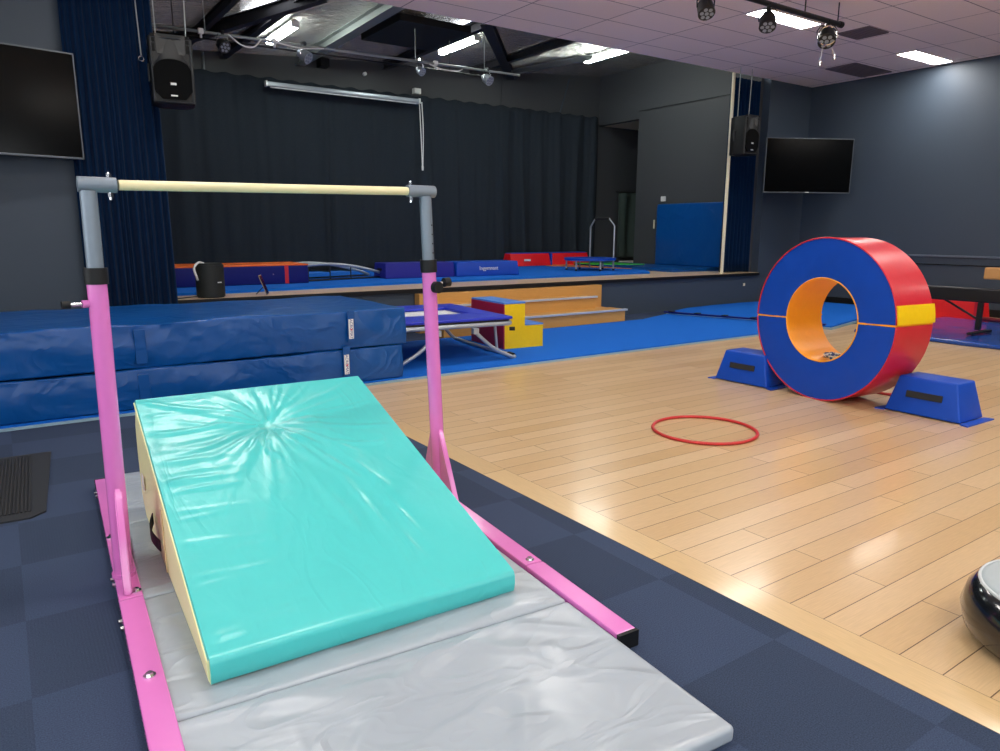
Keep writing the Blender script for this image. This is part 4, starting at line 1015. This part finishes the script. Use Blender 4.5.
# cream body
b = bmesh.new(); n = 40
Lf = []; Rt = []
for k in range(n+1):
    y = WY*k/n; zt = H0+(H1-H0)*k/n-.006
    bow = lambda z: .012*math.sin(PI*min(1, z/.5))*nz(y*3, z*3, 4)+.006
    Lf.append([b.verts.new((-bow(zt*f_/5)*(1 if 0 < f_ < 5 else 0), y, zt*f_/5)) for f_ in range(6)])
    Rt.append([b.verts.new((WX+bow(zt*f_/5)*(1 if 0 < f_ < 5 else 0), y, zt*f_/5)) for f_ in range(6)])
for k in range(n):
    for f_ in range(5):
        b.faces.new((Lf[k][f_], Lf[k][f_+1], Lf[k+1][f_+1], Lf[k+1][f_])); b.faces.new((Rt[k][f_], Rt[k+1][f_], Rt[k+1][f_+1], Rt[k][f_+1]))
    b.faces.new((Lf[k][0], Lf[k+1][0], Rt[k+1][0], Rt[k][0]))
for f_ in range(5): b.faces.new((Lf[n][f_], Lf[n][f_+1], Rt[n][f_+1], Rt[n][f_])); b.faces.new((Lf[0][f_], Rt[0][f_], Rt[0][f_+1], Lf[0][f_+1]))
obj('side_cover', b, VINYL_CREAM, t, smooth=True, auto=40, label='cream vinyl sides and back')
obj('piping', tube([(-.004, WY*k/30, H0+(H1-H0)*k/30-.014) for k in range(31)], .0045, 6), VINYL_CREAM, t, smooth=True)
# seam and black carry handle on the left side
obj('side_seam', tube([(-.009, .73, .03), (-.011, .735, .15), (-.009, .735, .27)], .003, 5), mat('seam_thread', 'd8c08f', .6), t)
b = bmesh.new(); rows = []
for k in range(13):
    a = k/12; y = 1.0-.17*a; z = .145-.05*a; x = -.012-.02*math.sin(PI*a)
    rows.append([b.verts.new((x, y, z-.022)), b.verts.new((x-.004, y, z-.022)), b.verts.new((x-.004, y, z+.022)), b.verts.new((x, y, z+.022))])
for k in range(12):
    for j in range(4): b.faces.new((rows[k][j], rows[k+1][j], rows[k+1][(j+1) % 4], rows[k][(j+1) % 4]))
b.faces.new(rows[0]); b.faces.new(rows[-1][::-1])
obj('carry_handle', b, BLACK, t)
obj('label_patch', B(((-.012, 1.30, .20), (.003, .05, .07)), bev=.0005), mat('pale_print', 'e4d9d6', .6), t)

# ------------------------------------------------------------------ pink horizontal bar
t = thing('gymnastics_bar', 'adjustable gymnastics bar with pink steel base and uprights and cream rail', 'gymnastics bar', (.92, 2.7, 0))
O = Vector((.92, 2.7, 0))
def P(x, y, z): return Vector((x, y, z))-O
def rail(x0, y0, x1, y1, far):
    a = Vector((x0, y0, 0)); b_ = Vector((x1, y1, 0)); d = b_-a; L_ = d.length; ang = math.atan2(-d.x, d.y)
    c = (a+b_)/2-O
    return box(bmesh.new(), (c.x, c.y, .037), (.076, L_, .036), ang, .005), c, L_, ang
SL = .047
def lineL(y): return .248+SL*(y-2.6)
def lineR(y): return 1.600+.085*(y-2.5)
for side, ln, yend, ysplit in ((0, lineL, 1.5, 2.60), (1, lineR, 1.47, 2.03)):
    for (ya, yb, nm) in ((ysplit+.003, 4.03, 'base_rail'), (yend+.012, ysplit-.003, 'base_rail')):
        bmr, c, L_, ang = rail(ln(ya), ya, ln(yb), yb, nm)
        r_ = obj(nm, bmr, PINK, t)
        obj('rubber_foot', box(bmesh.new(), (c.x, c.y, .0095), (.072, L_, .019), ang), BLACK, r_)
        for f_ in ((.12, .85) if side == 0 else (.1, .9)):
            y = ya+(yb-ya)*f_
            if side == 0:
                for dy in (0, .05): obj('side_bolt', C(P(ln(y)-.036, y+dy, .035), P(ln(y)-.048, y+dy, .035), .009, seg=6), CHROME, r_)
    for ye, s in ((yend+.006, 1), (4.036, -1)):
        p = P(ln(ye), ye, .027); obj('end_cap', box(bmesh.new(), p, (.08, .014, .055), -math.atan(SL)), BLACK, t)
# bolts on top
def nut(x, y, par=t):
    b = C(P(x, y, .055), P(x, y, .058), .017, seg=16); cyl(b, P(x, y, .058), P(x, y, .066), .010, seg=6); obj('bolt', b, CHROME, par, smooth=True, auto=40)
nut(lineL(2.08), 2.08); nut(lineL(2.645)+.02, 2.645); nut(lineR(2.06), 2.06); nut(lineL(3.2)-.02, 3.2)
for side, fx, fy, tx, ty, out in ((0, .252, 2.80, .268, 2.80, -1), (1, 1.612, 2.84, 1.560, 2.84, 1)):
    f0 = P(fx, fy, .055); f1 = P(tx, ty, 1.42); d = f1-f0; ht = 1.448 if side == 0 else 1.468
    at = lambda z: f0+d*((z-.055)/(1.42-.055))
    pu = obj('outer_post', cyl(cyl(bmesh.new(), at(.055), at(1.125), .0315, seg=24), at(.055), at(.07), .040, seg=24), PINK, t, smooth=True, auto=40, label='pink steel upright')
    obj('collar', C(at(1.12), at(1.175), .037, seg=24), BLACK, t, smooth=True, auto=40)
    ins = C(at(1.17), at(1.43), .027, seg=8)
    ip = obj('inner_post', C(at(1.17), at(ht-.02), .0265, seg=20), STEELD, t, smooth=True, auto=40, label='grey telescopic inner post')
    if side == 1:
        for k in range(4):
            q = at(1.205+.04*k); obj('pin_hole', C(q+Vector((.012, -.0225, 0)), q+Vector((.0128, -.0245, 0)), .0035, seg=10), BLACK, ip)
    # gusset fins fore and aft
    for sgn in (-1, 1):
        g_ = [at(.40)+Vector((0, sgn*.030, 0)), at(.40)+Vector((0, sgn*.045, -.02)), Vector((f0.x+sgn*.01, f0.y+sgn*.175, .075)), Vector((f0.x+sgn*.01, f0.y+sgn*.18, .055)), Vector((f0.x, f0.y+sgn*.03, .055))]
        b = bmesh.new(); A_ = [b.verts.new(v+Vector((-.012, 0, 0))) for v in g_]; B_ = [b.verts.new(v+Vector((.012, 0, 0))) for v in g_]
        b.faces.new(A_); b.faces.new(B_[::-1])
        for i in range(5): b.faces.new((A_[i], A_[(i+1) % 5], B_[(i+1) % 5], B_[i]))
        bmesh.ops.bevel(b, geom=list(b.edges), offset=.004, segments=2, affect='EDGES')
        obj('gusset', b, PINK, t, smooth=True, auto=40)
    # lock pin
    q = at(1.055)
    if side == 0:
        dirp = Vector((-1, -.15, 0))
        obj('pin_boss', C(q+dirp*.03, q+dirp*.05, .013), PINK, t)
        k_ = obj('lock_pin', C(q+dirp*.05, q+dirp*.085, .006, seg=12), CHROME, t); obj('knob', C(q+dirp*.085, q+dirp*.11, .013), BLACK, k_)
    else:
        dirp = Vector((.25, -.97, 0)); q2 = q
        obj('knob', C(q2+dirp*.034, q2+dirp*.06, .026, seg=18), BLACK, t, smooth=True, auto=40)
        dr = Vector((1, .05, 0))
        k_ = obj('lock_pin', C(q2+dr*.034+Vector((0, 0, .012)), q2+dr*.075+Vector((0, 0, .016)), .007, seg=12), CHROME, t)
        obj('knob', C(q2+dr*.075+Vector((0, 0, .016)), q2+dr*.105+Vector((0, 0, .018)), .021, seg=18), BLACK, k_, smooth=True, auto=40)
    # coupling sleeve
    top = at(ht)
    xa, xb_ = (-.030, .085) if side == 0 else (-.085, .045)
    c_ = obj('coupling', C(top+Vector((xa, 0, 0)), top+Vector((xb_, 0, 0)), .0255, seg=24), STEELD, t, smooth=True, auto=40)
    bx = .065 if side == 0 else -.07
    b = C(top+Vector((bx, 0, -.048)), top+Vector((bx, 0, .042)), .006, seg=8); cyl(b, top+Vector((bx, 0, .025)), top+Vector((bx, 0, .036)), .009, seg=6); cyl(b, top+Vector((bx, 0, -.040)), top+Vector((bx, 0, -.026)), .009, seg=6)
    obj('bolt', b, CHROME, c_)
obj('bar_rail', C(P(.36, 2.80, 1.449), P(1.475, 2.84, 1.467), .0172, seg=24), BARW, t, smooth=True, auto=40, label='cream round bar')

# small dark cable strip seen on the front wall's foot
tag(obj('floor_box', B(((11.75, YS-.04, .12), (.3, .08, .16)), bev=.01), BLACK), 'small black box low on the wall below the right television', 'box')
tag(obj('wall_socket', B(((11.1, YS-.005, .36), (.05, .01, .05)), bev=.002), CREAMP), 'tiny pale socket on the stage front near the right curtain', 'socket')

# ------------------------------------------------------------------ light, world, camera
w = bpy.data.worlds.new('world'); scene.world = w; w.use_nodes = True
w.node_tree.nodes['Background'].inputs[0].default_value = (.93, .97, 1, 1); w.node_tree.nodes['Background'].inputs[1].default_value = 3.6

cd = bpy.data.cameras.new('camera'); cam = bpy.data.objects.new('camera', cd); COL.objects.link(cam)
f_, pit, rol, yaw = 718.52, math.radians(11.361), math.radians(.155), math.radians(34.58)
fw = Vector((math.sin(yaw)*math.cos(pit), math.cos(yaw)*math.cos(pit), -math.sin(pit)))
rt = Vector((math.cos(yaw), -math.sin(yaw), 0)); up = rt.cross(fw)
r2 = rt*math.cos(rol)+up*math.sin(rol); u2 = -rt*math.sin(rol)+up*math.cos(rol)
M = Matrix((r2, u2, -fw)).transposed().to_4x4(); M.translation = (0, 0, 1.3); cam.matrix_world = M
cd.sensor_width = 36; cd.sensor_fit = 'HORIZONTAL'; cd.lens = f_/1000*36; cd.clip_start = .05; cd.clip_end = 100
scene.camera = cam
vs = scene.view_settings; vs.view_transform = 'Standard'; vs.look = 'None'; vs.gamma = 1; vs.use_curve_mapping = False; vs.exposure = 0.38
